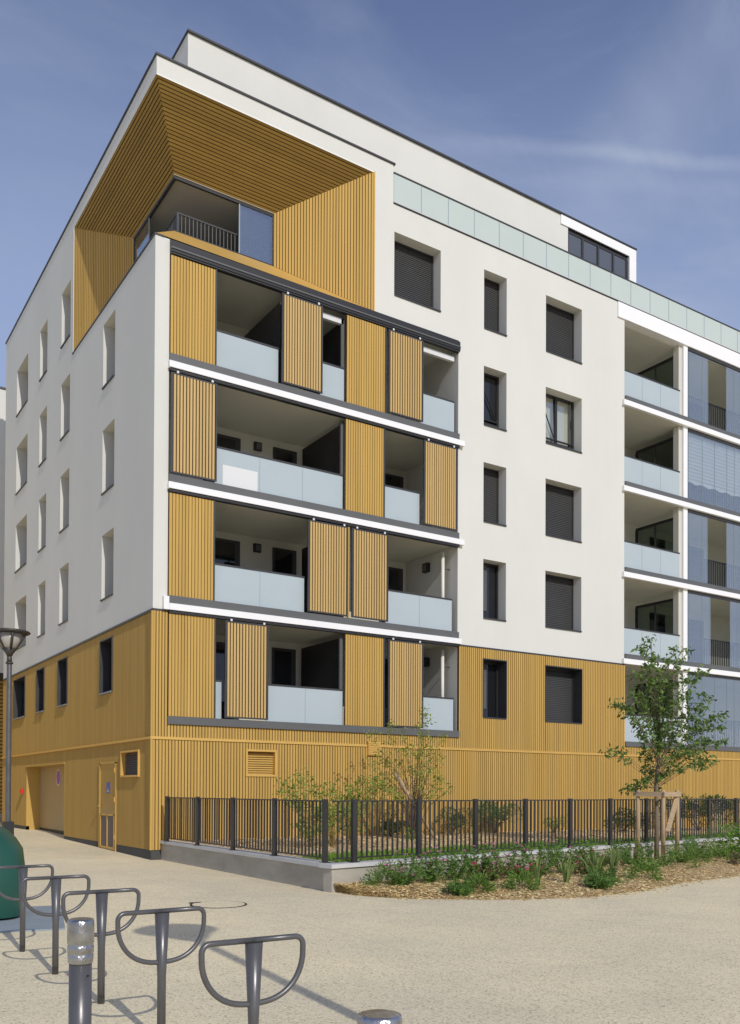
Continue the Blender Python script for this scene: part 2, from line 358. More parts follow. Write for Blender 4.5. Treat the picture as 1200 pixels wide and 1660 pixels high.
# gold cladding -------------------------------------------------
SW = (2.55, 3.93)
def clad_front(mb, x0, x1, z0, z1, m='gold', pitch=.078):
    slats(mb, (x0, -.001, z0), (x0, -.001, z1), (x1, -.001, z1), (x1, -.001, z0), pitch, .021, .022, m, 'gold_gap')
mb = MB()
WF = [(narrow[0], narrow[1]), (wide[0], wide[1])]
clad_front(mb, 0, .36, 1.24, 4.145); clad_front(mb, .36, 9.04, 1.24, 1.55)
clad_front(mb, 9.04, 9.95, 1.24, 4.145); clad_front(mb, 10.84, 12.42, 1.24, 4.145); clad_front(mb, 14.0, 16.0, 1.24, 4.145); clad_front(mb, 16.0, 26, 1.24, 1.50)
for a, b in WF: clad_front(mb, a, b+.01, 1.24, WG[0]); clad_front(mb, a, b+.01, WG[1], 4.145)
mb.build('upper_cladding', BLD, recalc=False)
mb = MB()
clad_front(mb, 0, 2.37, -1.37, 1.18); clad_front(mb, 2.37, 3.21, -1.37, .35); clad_front(mb, 2.37, 3.21, 1.01, 1.18); clad_front(mb, 3.21, 26, -1.37, 1.18)
mb.build('lower_cladding', BLD, recalc=False)
def clad_side(mb, y0, y1, z0, z1, pitch=.078, m='gold'):
    slats(mb, (-.001, y0, z0), (-.001, y0, z1), (-.001, y1, z1), (-.001, y1, z0), pitch, .029, .004, m, 'gold_gap')
mb = MB(); ys = [0]+[q for ab in SC for q in ab]+[16.1]
for i in range(0, len(ys), 2): clad_side(mb, ys[i], ys[i+1], 1.24, 4.13)
for a, b in SC: clad_side(mb, a, b, 1.24, SW[0]); clad_side(mb, a, b, SW[1], 4.13)
mb.build('upper_cladding', BLD, recalc=False)
mb = MB(); GAR = (7.4, 12.2); DOOR = (2.55, 3.85); LOU = (.78, 2.1)
clad_side(mb, 0, .78, -1.37, 1.18); clad_side(mb, .78, 2.1, -1.37, .32); clad_side(mb, .78, 2.1, .97, 1.18); clad_side(mb, 2.1, 2.5, -1.37, 1.18)
clad_side(mb, 2.5, 3.9, .72, 1.18); clad_side(mb, 3.9, 7.4, -1.37, 1.18); clad_side(mb, 7.4, 12.2, .78, 1.18); clad_side(mb, 12.2, 16.1, -1.25, 1.18)
mb.build('lower_cladding', BLD, recalc=False)
mb = MB(); mb.box(-.05, 5.91, -.05, -.002, 1.18, 1.24, 'gold_trim'); mb.box(6.32, 26, -.05, -.002, 1.18, 1.24, 'gold_trim'); mb.box(-.05, -.002, -.001, 16.12, 1.18, 1.24, 'gold_trim')
mb.box(-.045, -.001, -.045, -.001, -1.37, 1.18, 'gold'); mb.box(-.045, -.001, -.045, -.001, 1.24, 4.13, 'gold')
mb.build('trim_strip', BLD)
mb = MB(); mb.box(.0, 26, .0, .1, G-.02, -1.37, 'plinth'); mb.box(.0, .1, .1, 2.5, G-.02, -1.37, 'plinth'); mb.box(.0, .1, 3.9, 7.4, G-.02, -1.37, 'plinth'); mb.box(0, .1, 12.2, 16.1, G-.02, -1.25, 'plinth')
mb.build('plinth', BLD)

# windows -------------------------------------------------------
def shutter_mesh(mb, u0, u1, z0, z1, d, m='shutter'):
    z = z0
    while z < z1-.01:
        zt = min(z+.055, z1)
        mb.hexa([(u0, d, z), (u1, d, z), (u1, d+.02, z), (u0, d+.02, z)], [(u0, d+.012, zt-.008), (u1, d+.012, zt-.008), (u1, d+.02, zt-.008), (u0, d+.02, zt-.008)], m); z += .055
    mb.quad((u0, d+.021, z0), (u1, d+.021, z0), (u1, d+.021, z1), (u0, d+.021, z1), 'black_metal')
def window(fn, u0, u1, z0, z1, kind, dep=DEP, gold=False, sillp=.035):
    f = MB(fn); t = .06
    for a in ((u0, u1, z0, z0+t), (u0, u1, z1-t, z1), (u0, u0+t, z0+t, z1-t), (u1-t, u1, z0+t, z1-t)): f.box(a[0], a[1], dep-.05, dep+.01, a[2], a[3], 'black_metal')
    um = (u0+u1)/2
    if kind in ('open',) and u1-u0 > 1.2: f.box(um-.045, um+.045, dep-.05, dep+.01, z0+t, z1-t, 'black_metal')
    if kind == 'open': f.box(u0+t, u1-t, dep-.07, dep-.03, z0+.30, z0+.34, 'black_metal'); f.box(u0+t, u1-t, dep-.06, dep, z0+.2, z0+.24, 'black_metal')
    if gold:
        reveal(f, u0+.003, u1-.003, z0+.003, z1-.003, dep, 'dark_metal', -.03)
        for a in ((u0-.03, u1+.03, z1, z1+.03), (u0-.03, u0, z0, z1), (u1, u1+.03, z0, z1)): f.box(a[0], a[1], -.032, .002, a[2], a[3], 'dark_metal')
    w_ = f.build('window', BLD)
    s = MB(fn)
    s.hexa([(u0-.02, -sillp, z0-.035), (u1+.02, -sillp, z0-.035), (u1+.02, dep-.05, z0-.01), (u0-.02, dep-.05, z0-.01)] if False else
           [(u0+.004, -sillp, z0-.03), (u1-.004, -sillp, z0-.03), (u1-.004, dep-.052, z0+.004), (u0+.004, dep-.052, z0+.004)],
           [(u0+.004, -sillp, z0+.008), (u1-.004, -sillp, z0+.008), (u1-.004, dep-.052, z0+.03), (u0+.004, dep-.052, z0+.03)], 'sill_metal' if gold and fn is SIDE else 'dark_metal')
    s.build('sill', w_)
    if kind == 'shut':
        g = MB(fn); shutter_mesh(g, u0+t, u1-t, z0+t, z1-t, dep-.04); g.build('shutter', w_)
    elif kind == 'dark':
        g = MB(fn); g.quad((u0+t, dep, z0+t), (u1-t, dep, z0+t), (u1-t, dep, z1-t), (u0+t, dep, z1-t), 'dark_glass'); g.build('pane', w_, recalc=False)
    elif kind == 'half':
        g = MB(fn); g.quad((u0+t, dep, z0+t), (u1-t, dep, z0+t), (u1-t, dep, z1-t), (u0+t, dep, z1-t), 'dark_glass'); g.build('pane', w_, recalc=False)
        g = MB(fn); shutter_mesh(g, u0+t, um, z0+.3, z1-t, dep-.04, 'grey_band'); g.build('shutter', w_)
    else:
        wd = u1-u0 > 1.2
        g = MB(fn); g.quad((u0+t, dep, z0+t), (u1-t, dep, z0+t), (u1-t, dep, z1-t), (u0+t, dep, z1-t), 'clear_glass' if wd else 'dark_glass'); g.build('pane', w_, recalc=False)
        g = MB(fn)      # sash tilted inwards: its edge leans
        a, b = (u0+t, um-.05) if wd else (u0+t, u1-t)
        for p, q in (((a, z0+.1), (a, z1-.1)), ((b, z0+.1), (b, z1-.1))): g.hexa([(p[0]-.02, dep-.05, p[1]), (p[0]+.02, dep-.05, p[1]), (p[0]+.02, dep-.02, p[1]), (p[0]-.02, dep-.02, p[1])],
                [(q[0]-.02, dep-.0, q[1]), (q[0]+.02, dep-.0, q[1]), (q[0]+.02, dep+.03, q[1]), (q[0]-.02, dep+.03, q[1])], 'black_metal')
        g.beam(fn(a+.02, dep-.06, z1-.2), fn(b-.02, dep-.06, z0+.3), .03, .02, 'black_metal') if fn is FRONT else None
        if fn is FRONT:
            g.fn = None; g.build('sash', w_)
            g = MB(fn)
            if wd:
                n = 26
                for i in range(n):
                    x0 = u0+t+(u1-u0-2*t)*i/n; x1 = u0+t+(u1-u0-2*t)*(i+1)/n; o = (.02, -.02)
                    g.quad((x0, dep+.14+o[i % 2], z0+.05), (x1, dep+.14+o[(i+1) % 2], z0+.05), (x1, dep+.14+o[(i+1) % 2], z1), (x0, dep+.14+o[i % 2], z1), 'curtain')
                g.build('curtain', w_, recalc=False)
mat('sill_metal', (.30, .34, .42), .35, metal=.3)
for ri, (c, d) in enumerate(WR):
    window(FRONT, narrow[0], narrow[1], c, d, ('shut', 'open', 'shut', 'half')[ri]); window(FRONT, wide[0], wide[1], c, d, ('shut', 'open', 'shut', 'shut')[ri])
window(FRONT, 6.75, 8.35, 13.5, 15.22, 'shut')
window(FRONT, narrow[0], narrow[1], WG[0], WG[1], 'half', gold=True); window(FRONT, wide[0], wide[1], WG[0], WG[1], 'shut', gold=True)
for ci, (a, b) in enumerate(SC):
    for ri, (c, d) in enumerate(SR):
        if ci or ri: window(SIDE, a, b, c, d, 'dark', DEP+.04, sillp=.04)
    window(SIDE, a, b, SW[0], SW[1], 'dark', DEP-.1, gold=True, sillp=.05)

# louvres, garage, door on the base -----------------------------
def louvre(fn, u0, u1, z0, z1, mm, gap, proud=.03):
    f = MB(fn)
    for a in ((u0, u1, z0, z0+.045), (u0, u1, z1-.045, z1), (u0, u0+.045, z0+.045, z1-.045), (u1-.045, u1, z0+.045, z1-.045)): f.box(a[0], a[1], -proud-.02, .16, a[2], a[3], 'gold_trim')
    w_ = f.build('louvre_frame', BLD); g = MB(fn); z = z0+.045
    while z < z1-.06:
        g.hexa([(u0+.045, .06, z), (u1-.045, .06, z), (u1-.045, .08, z), (u0+.045, .08, z)], [(u0+.045, .10, z+.05), (u1-.045, .10, z+.05), (u1-.045, .12, z+.05), (u0+.045, .12, z+.05)], mm); z += .055
    g.quad((u0+.04, .15, z0), (u1-.04, .15, z0), (u1-.04, .15, z1), (u0+.04, .15, z1), gap); g.build('louvre_blades', w_)
louvre(FRONT, 2.37, 3.21, .35, 1.01, 'gold', 'gold'); louvre(SIDE, .78, 2.1, .32, .97, 'louver_grey', 'louver_grey')
mb = MB(); mb.box(5.92, 6.31, -.09, -.003, .955, 1.325, 'gold_trim')
for k in range(7): mb.box(5.94, 6.29, -.105, -.092, .98+k*.048, 1.005+k*.048, 'gold_trim')
for k in range(5): mb.box(6.07+k*.022, 6.084+k*.022, -.109, -.106, 1.03+(k % 2)*.02, 1.045+(k % 2)*.02, 'black_metal')
mb.build('vent_grille', BLD)
mb = MB(SIDE); reveal(mb, GAR[0], GAR[1], -1.58, .78, .45, 'gold'); mb.box(GAR[0]-.03, GAR[1]+.03, -.025, 0, .78, .82, 'gold')
for k in range(32):
    a = GAR[0]+(GAR[1]-GAR[0])*k/32; b = GAR[0]+(GAR[1]-GAR[0])*(k+1)/32
    mb.box(a+.005, b-.005, .44, .46, -1.30, .78, 'garage_gold')
mb.quad((GAR[0], .465, -1.5), (GAR[1], .465, -1.5), (GAR[1], .465, .78), (GAR[0], .465, .78), 'black_metal')
gd = mb.build('garage_door', BLD, recalc=False)
mb = MB(SIDE); c0 = (9.75, .42, .40)
def disc(mb, c, r0, r1, d, m, n=28):
    for j in range(n):
        a, b = 2*pi*j/n, 2*pi*(j+1)/n
        mb.quad((c[0]+r0*cos(a), d, c[2]+r0*sin(a)), (c[0]+r1*cos(a), d, c[2]+r1*sin(a)), (c[0]+r1*cos(b), d, c[2]+r1*sin(b)), (c[0]+r0*cos(b), d, c[2]+r0*sin(b)), m)
disc(mb, c0, .24, .27, .434, 'sign_white'); disc(mb, c0, .19, .24, .433, 'sign_red'); disc(mb, c0, 0, .19, .4335, 'sign_blue')
mb.quad((c0[0]-.15, .4325, .53), (c0[0]-.11, .4325, .57), (c0[0]+.15, .4325, .27), (c0[0]+.11, .4325, .23), 'sign_red')
mb.build('no_parking_sign', gd, recalc=False)
mb = MB(SIDE)
for a in ((DOOR[0]-.05, DOOR[0]+.02), (DOOR[1]-.02, DOOR[1]+.05)): mb.box(a[0], a[1], -.03, .03, G+.02, .72, 'gold')
mb.box(DOOR[0]-.05, DOOR[1]+.05, -.03, .03, .68, .74, 'gold'); mb.box(DOOR[0]+.02, DOOR[1]-.02, -.005, .03, G+.06, .68, 'door_gold')
mb.box(2.47, 2.5, 0, .1, G-.02, -1.37, 'gold')
dr = mb.build('door', BLD)
mb = MB(SIDE); mb.box(DOOR[0]+.10, DOOR[1]-.10, -.012, -.0055, -1.45, -.66, 'louver_grey')
for a in (DOOR[0]+.07, (DOOR[0]+DOOR[1])/2-.02, DOOR[1]-.11): mb.box(a, a+.04, -.03, -.005, -1.47, -.62, 'gold_trim')
mb.box(DOOR[0]+.07, DOOR[1]-.07, -.03, -.005, -.66, -.62, 'gold_trim'); mb.box(DOOR[0]+.07, DOOR[1]-.07, -.03, -.005, -1.50, -1.46, 'gold_trim'); mb.build('door_vent', dr)
mb = MB(SIDE); mb.box(DOOR[1]-.10, DOOR[1]-.04, -.08, -.03, -.44, -.40, 'gold_trim'); mb.box(DOOR[1]-.17, DOOR[1]-.04, -.09, -.07, -.43, -.41, 'gold_trim'); mb.build('door_handle', dr)
mb = MB(SIDE)
for z in (-1.25, -.3, .45): mb.box(DOOR[0]+.0, DOOR[0]+.035, -.05, -.03, z, z+.12, 'gold_trim')
mb.build('hinge', dr)
mb = MB(SIDE); mb.box(3.03, 3.30, -.012, -.006, -.08, .20, 'poster_blue'); mb.poly([(3.10, -.013, -.05), (3.24, -.013, -.05), (3.17, -.013, .06)], 'poster_yellow'); mb.build('poster', dr)
mb = MB(SIDE); mb.box(4.15, 4.4, -.004, -.001+.003, -1.50, -1.40, 'black_metal'); mb.build('base_vent', BLD)
mb = MB(SIDE); mb.box(12.55, 12.72, -.10, -.014, -.12, .03, 'red'); mb.box(12.72, 12.76, -.09, -.014, -.11, .02, 'black_metal'); mb.build('alarm_box', BLD)

# corner recess ---------------------------------------------------
zo0, zo1, zi0, zi1, DX, DY = 12.885, 16.6, 13.91, 15.31, .94, 1.255
xo, xi, yo, yi = 6.08, 3.72, 6.8, 4.27
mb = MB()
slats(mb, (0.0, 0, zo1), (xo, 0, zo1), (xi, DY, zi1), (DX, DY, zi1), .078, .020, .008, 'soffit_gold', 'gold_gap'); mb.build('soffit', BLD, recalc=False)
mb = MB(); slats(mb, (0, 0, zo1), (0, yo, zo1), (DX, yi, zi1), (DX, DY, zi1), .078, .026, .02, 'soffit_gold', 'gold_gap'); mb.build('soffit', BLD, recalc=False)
mb = MB(); slats(mb, (xo, 0, zo0-.04), (xo, 0, zo1), (xi, DY, zi1), (xi, DY, zi0), .078, .02, .014, 'gold', 'gold_gap'); mb.build('recess_cladding', BLD, recalc=False)
mb = MB(); slats(mb, (0, yo, zo0-.04), (0, yo, zo1), (DX, yi, zi1), (DX, yi, zi0), .078, .02, .005, 'gold', 'gold_gap'); mb.build('recess_cladding', BLD, recalc=False)
mb = MB(); mb.quad((0, 0, zo0+.004), (xo, 0, zo0-.035), (xi, DY, zi0), (DX, DY, zi0), 'gold_trim'); mb.quad((0, 0, zo0+.004), (0, yo, zo0+.004), (DX, yi, zi0), (DX, DY, zi0), 'gold_trim')
mb.build('recess_sill', BLD, recalc=False)
mb = MB(); mb.box(xo-.003, xo+.03, -.012, .0, 12.84, 16.62, 'gold_trim'); mb.box(-.005, xo, -.012, 0, 16.575, 16.6, 'render_bright'); mb.box(-.012, 0, yo, yo+.03, 12.88, 16.6, 'render_bright')
mb.build('recess_trim', BLD)
mb = MB(); t = .08
mb.box(DX, xi, DY, DY+.06, zi1-t, zi1, 'black_metal'); mb.box(DX, DX+.06, DY+.06, yi, zi1-t, zi1, 'black_metal')
mb.box(DX-.02, xi, DY-.02, DY+.03, zi1-.005, zi1+.03, 'concrete'); mb.box(DX-.02, DX+.03, DY+.03, yi, zi1-.005, zi1+.03, 'concrete')
mb.box(DX, xi+.25, DY, DY+.06, zi0-.01, zi0+.03, 'black_metal'); mb.box(DX, DX+.06, DY+.06, yi, zi0-.01, zi0+.03, 'black_metal')
mb.box(xi-.04, xi, DY-.01, DY+.05, zi0+.03, zi1-t, 'dark_metal'); mb.box(DX, DX+.05, yi-.05, yi, zi0+.03, zi1-t, 'dark_metal')
wfr = mb.build('glazing_frame', BLD)
mb = MB(); mb.box(2.74, xi-.04, DY+.015, DY+.025, zi0+.03, zi1-t, 'blue_glass'); mb.box(2.71, 2.74, DY+.005, DY+.03, zi0+.03, zi1-t, 'joint'); mb.build('glass_panel', wfr)
mb = MB(); mb.box(DX+.015, DX+.025, 3.12, yi-.05, zi0+.03, zi1-t, 'blue_glass'); mb.box(DX+.01, DX+.03, 3.09, 3.12, zi0+.03, zi1-t, 'joint'); mb.build('glass_panel', wfr)
mb = MB(); k = zi0+.05
while k < zi1-.1: mb.hexa([(2.78, DY+.10, k), (xi-.06, DY+.10, k), (xi-.06, DY+.11, k), (2.78, DY+.11, k)], [(2.78, DY+.12, k+.018), (xi-.06, DY+.12, k+.018), (xi-.06, DY+.13, k+.018), (2.78, DY+.13, k+.018)], 'pleat'); k += .035
mb.build('blind', BLD)
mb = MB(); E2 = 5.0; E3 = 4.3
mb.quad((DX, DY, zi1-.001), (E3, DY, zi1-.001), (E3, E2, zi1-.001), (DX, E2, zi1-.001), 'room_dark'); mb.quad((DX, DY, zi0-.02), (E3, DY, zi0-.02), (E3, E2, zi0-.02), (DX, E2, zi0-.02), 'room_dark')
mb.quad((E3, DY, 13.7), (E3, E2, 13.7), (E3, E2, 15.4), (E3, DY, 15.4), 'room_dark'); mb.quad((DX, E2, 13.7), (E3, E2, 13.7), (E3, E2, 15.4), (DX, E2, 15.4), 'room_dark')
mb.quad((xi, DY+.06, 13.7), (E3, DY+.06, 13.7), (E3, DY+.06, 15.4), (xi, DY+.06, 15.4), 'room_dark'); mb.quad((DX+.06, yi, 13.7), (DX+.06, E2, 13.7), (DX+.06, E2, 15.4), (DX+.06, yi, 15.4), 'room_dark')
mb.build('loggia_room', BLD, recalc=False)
mb = MB(); a = 1.09; c = 1.41
mb.box(a-.02, xi+.4, c-.02, c+.02, 14.47, 14.51, 'dark_metal'); mb.box(a-.02, a+.02, c+.02, yi+.5, 14.47, 14.51, 'dark_metal'); mb.box(a-.02, xi+.4, c-.02, c+.02, 13.96, 13.99, 'dark_metal'); mb.box(a-.02, a+.02, c+.02, yi+.5, 13.96, 13.99, 'dark_metal')
mb.box(a-.03, a+.03, c-.025, c+.025, 13.9, 14.5, 'dark_metal'); k = .105
while a+k < xi+.3: mb.box(a+k-.009, a+k+.009, c-.009, c+.009, 13.99, 14.47, 'grey_band'); mb.box(a-.009, a+.009, c+k-.009, c+k+.009, 13.99, 14.47, 'grey_band'); k += .105
mb.build('railing', BLD)
mb = MB(); mb.box(4.27, 4.29, 1.9, 3.2, 13.9, 15.2, 'black_metal'); mb.build('patio_door', BLD); mb = MB(); mb.box(1.5, 3.6, 4.96, 4.99, 13.9, 15.2, 'black_metal'); mb.build('patio_door', BLD)

# left loggia stack -----------------------------------------------
L0, L1 = .35, 9.0
bands = [9.83, 7.01, 4.19]
mb = MB(); mb.box(L0, L1, .02, 2.5, 12.72, 12.84, 'room')
for z in bands: mb.box(L0+.02, L1-.02, .03, 2.5, z+.01, z+.17, 'room')
mb.box(L0, L1, .03, 2.5, 1.4, 1.6, 'room'); mb.build('floor_slab', BLD)
for i, z in enumerate(bands):
    mb = MB(); x0 = L0-.03 if i < 2 else .2
    mb.box(x0 if i < 2 else L0+.004, L1+.15 if i < 2 else L1+.06, -.12, .03, z-.005, z+.145, 'render_bright')
    if i == 2: mb.box(.22, L0, -.12, -.002, z-.005, z+.30, 'render_bright')
    mb.build('slab_edge', BLD)
    mb = MB(); mb.box(L0+.004, L1-.004, -.075, .028, z+.149, z+.335, 'grey_band'); mb.build('fascia', BLD)
    mb = MB(); mb.box(L0+.01, L1-.01, -.09, .029, z-.075, z-.008, 'black_metal')
    for k in range(14): mb.box(L0+.3+k*.61, L0+.36+k*.61, -.1, -.091, z-.05, z-.009, 'dark_metal')
    mb.build('screen_track', BLD)
mb = MB(); mb.box(L0+.004, L1+.03, -.075, .028, 1.54, 1.72, 'grey_band'); mb.build('fascia', BLD)
mb = MB(); mb.box(L0+.0, L1-.003, -.08, -.03, 12.50, 12.53, 'dark_metal'); mb.box(L0, L1-.003, -.03, .03, 12.49, 12.84, 'black_metal'); mb.box(L0, L1-.003, -.10, -.032, 12.535, 12.60, 'black_metal'); mb.box(L0, L1-.003, -.12, -.035, 12.605, 12.64, 'grey_band'); mb.box(L0, L1-.003, -.09, -.031, 12.645, 12.78, 'black_metal')
mb.build('screen_track', BLD)
rows = [(10.17, 12.47), (7.35, 9.74), (4.53, 6.92), (1.725, 4.11)]
S, Fx, O = 'screen', 'fixed', 'open'
layout = [
 [(Fx, .36, 1.50), (O, 1.50, 3.25), (S, 3.26, 4.44), (O, 4.45, 5.20), (Fx, 5.21, 6.44), (S, 6.50, 7.67), (O, 7.69, 8.90)],
 [(S, .37, 1.52), (O, 1.53, 5.17), (Fx, 5.19, 6.41), (O, 6.42, 7.68), (S, 7.70, 8.88)],
 [(Fx, .36, 1.49), (O, 1.50, 4.03), (S, 4.04, 5.24), (Fx, 5.27, 5.33), (S, 5.36, 6.52), (O, 6.53, 8.84)],
 [(Fx, .37, 1.53), (O, 1.54, 1.76), (S, 1.77, 2.93), (O, 2.94, 5.20), (Fx, 5.21, 6.43), (S, 6.53, 7.71), (O, 7.73, 8.90)]]
for (z0, z1), lay in zip(rows, layout):
    for kind, a, b in lay:
        if kind == Fx:
            mb = MB(); mb.box(a, b, -.032, -.012, z0, z1, 'gold_gap')
            slats(mb, (a, -.033, z0), (a, -.033, z1), (b, -.033, z1), (b, -.033, z0), .078, .016, .018, 'gold', 'gold_gap'); mb.build('cladding_panel', BLD)
            if b-a > .3: mb = MB(); mb.box(b-.02, b+.015, -.075, -.005, z0, z1, 'dark_metal'); mb.build('panel_edge', BLD)
        elif kind == S:
            mb = MB(); y0, y1 = -.115, -.08
            mb.box(a, a+.045, y0, y1, z0+.02, z1-.03, 'dark_metal'); mb.box(b-.04, b, y0, y1, z0+.02, z1-.03, 'dark_metal'); mb.box(a+.045, b-.04, y0, y1, z1-.07, z1-.03, 'dark_metal'); mb.box(a+.045, b-.04, y0, y1, z0+.02, z0+.055, 'dark_metal')
            sc_ = mb.build('sliding_screen', BLD)
            mb = MB(); k = round((b-a-.09)/.08)
            for i in range(k):
                x = a+.05+(b-a-.095)*i/k; mb.box(x+.010, x+.063, y0-.004, y1-.006, z0+.056, z1-.071, 'screen_slat')
            mb.quad((a+.045, y1-.002, z0+.05), (b-.04, y1-.002, z0+.05), (b-.04, y1-.002, z1-.07), (a+.045, y1-.002, z1-.07), 'screen_gap')
            mb.build('screen_slats', sc_, recalc=True)
            for x in (a+.13, b-.15):
                mb = MB(); mb.box(x, x+.05, y0-.012, y0, z1-.03, z1+.02, 'white_plastic'); mb.build('roller', sc_)
        else:
            h = z0+.935
            mb = MB(); mb.box(a+.01, b-.01, .05, .062, z0-.03, h-.04, 'frosted'); bal = mb.build('balustrade', BLD)
            mb = MB(); mb.box(a, b, .035, .08, h-.04, h, 'dark_metal'); mb.build('handrail', bal)
            n = max(1, round((b-a)/1.25))
            for i in range(1, n): x = a+(b-a)*i/n; mb = MB(); mb.box(x-.006, x+.006, .046, .0495, z0-.02, h-.04, 'joint'); mb.build('panel_joint', bal)
mb = MB(); mb.box(1.74, 2.68, .042, .0475, 7.36, 7.87, 'white_plastic'); mb.build('reflection_patch', BLD)  # pale sheet paints a bright reflection onto the balcony glass
# interior of the loggias
mb = MB()
mb.quad((L0, 2.5, 1.5), (L1, 2.5, 1.5), (L1, 2.5, 12.85), (L0, 2.5, 12.85), 'room'); mb.quad((L0, .03, 1.5), (L0, 2.5, 1.5), (L0, 2.5, 12.85), (L0, .03, 12.85), 'room')
mb.build('loggia_wall', BLD, recalc=False)
for r, (z0, z1) in enumerate(rows):
    for a, b in ((2.3, 3.36), (4.38, 5.12), (8.0, 8.85)):
        if r == 0 and a > 4: continue
        mb = MB(); mb.box(a, b, 2.44, 2.499, z0, z0+2.28, 'dark_metal'); mb.box(a+.06, b-.16, 2.43, 2.4395, z0+.05, z0+2.2, 'dark_glass'); mb.build('patio_door', BLD)
    mb = MB(); mb.box(5.16, 5.2, .16, 2.2, z0, z1-.1, 'black_metal'); mb.box(5.13, 5.23, .10, .16, z0, z1, 'grey_band'); mb.build('partition', BLD)
    if r == 0: mb = MB(); mb.box(3.34, 3.38, .16, 2.2, z0, z1-.12, 'dark_metal'); mb.build('partition', BLD)
    if r in (1, 2):
        mb = MB(); mb.box(3.78, 4.0, 2.42, 2.499, z0+2.07, z0+2.30, 'black_metal'); mb.box(3.83, 3.98, 2.41, 2.419, z0+2.1, z0+2.27, 'grey_band'); mb.build('wall_light', BLD)
    if r in (2, 3):
        mb = MB(); mb.box(8.87, 8.99, 1.27, 1.5, z0+1.98, z0+2.24, 'black_metal'); mb.box(8.86, 8.869, 1.31, 1.46, z0+2.0, z0+2.2, 'grey_band'); mb.build('wall_light', BLD)
        mb = MB(); mb.tube([(8.74, .35, z0), (8.74, .35, z1-.08)], .05, 'pipe', 12); mb.box(8.78, 9.0, .34, .36, z1-.55, z1-.53, 'dark_metal'); mb.build('drain_pipe', BLD, smooth=True)
for a, b in ((4.47, 5.2), (7.7, 8.93)):
    mb = MB(); mb.box(a, b, .10, .2, 12.28, 12.42, 'white_plastic'); mb.build('blind_box', BLD)

# right loggia stack ----------------------------------------------
R0, R1 = 15.97, 26
mb = MB(); mb.box(15.62, R1, -.05, -.001, 15.46, 15.95, 'render_bright'); mb.box(R0, R1, -.001, .25, 15.46, 15.94, 'render_bright'); mb.build('lintel', BLD)
rb = [12.64, 9.83, 7.02, 4.19]; fl = []
for i, z in enumerate(rb):
    mb = MB(); mb.box(R0-.12, R1, -.10, .0, z, z+.165, 'render_bright'); mb.build('slab_edge', BLD)
    mb = MB(); mb.box(R0+.01, R1, -.06, .0, z+.168, z+.33, 'grey_band'); mb.build('fascia', BLD)
    mb = MB(); mb.box(R0+.001, R1, .001, 2.4, z+.01, z+.3, 'room'); mb.build('floor_slab', BLD); fl.append(z+.33)
mb = MB(); mb.box(R0+.02, R1, -.06, .02, 1.50, 1.665, 'grey_band'); mb.build('fascia', BLD)
mb = MB(); mb.box(R0+.001, R1, .02, 2.4, 1.4, 1.6, 'room'); mb.build('floor_slab', BLD); mb = MB(); mb.box(R0, R1, .26, 2.4, 15.44, 15.7, 'room'); mb.build('ceiling', BLD); fl.append(1.667)
mb = MB(); mb.quad((R0, 2.4, 1.5), (R1, 2.4, 1.5), (R1, 2.4, 15.9), (R0, 2.4, 15.9), 'room'); mb.build('loggia_wall', BLD, recalc=False)
tops = [15.46]+rb
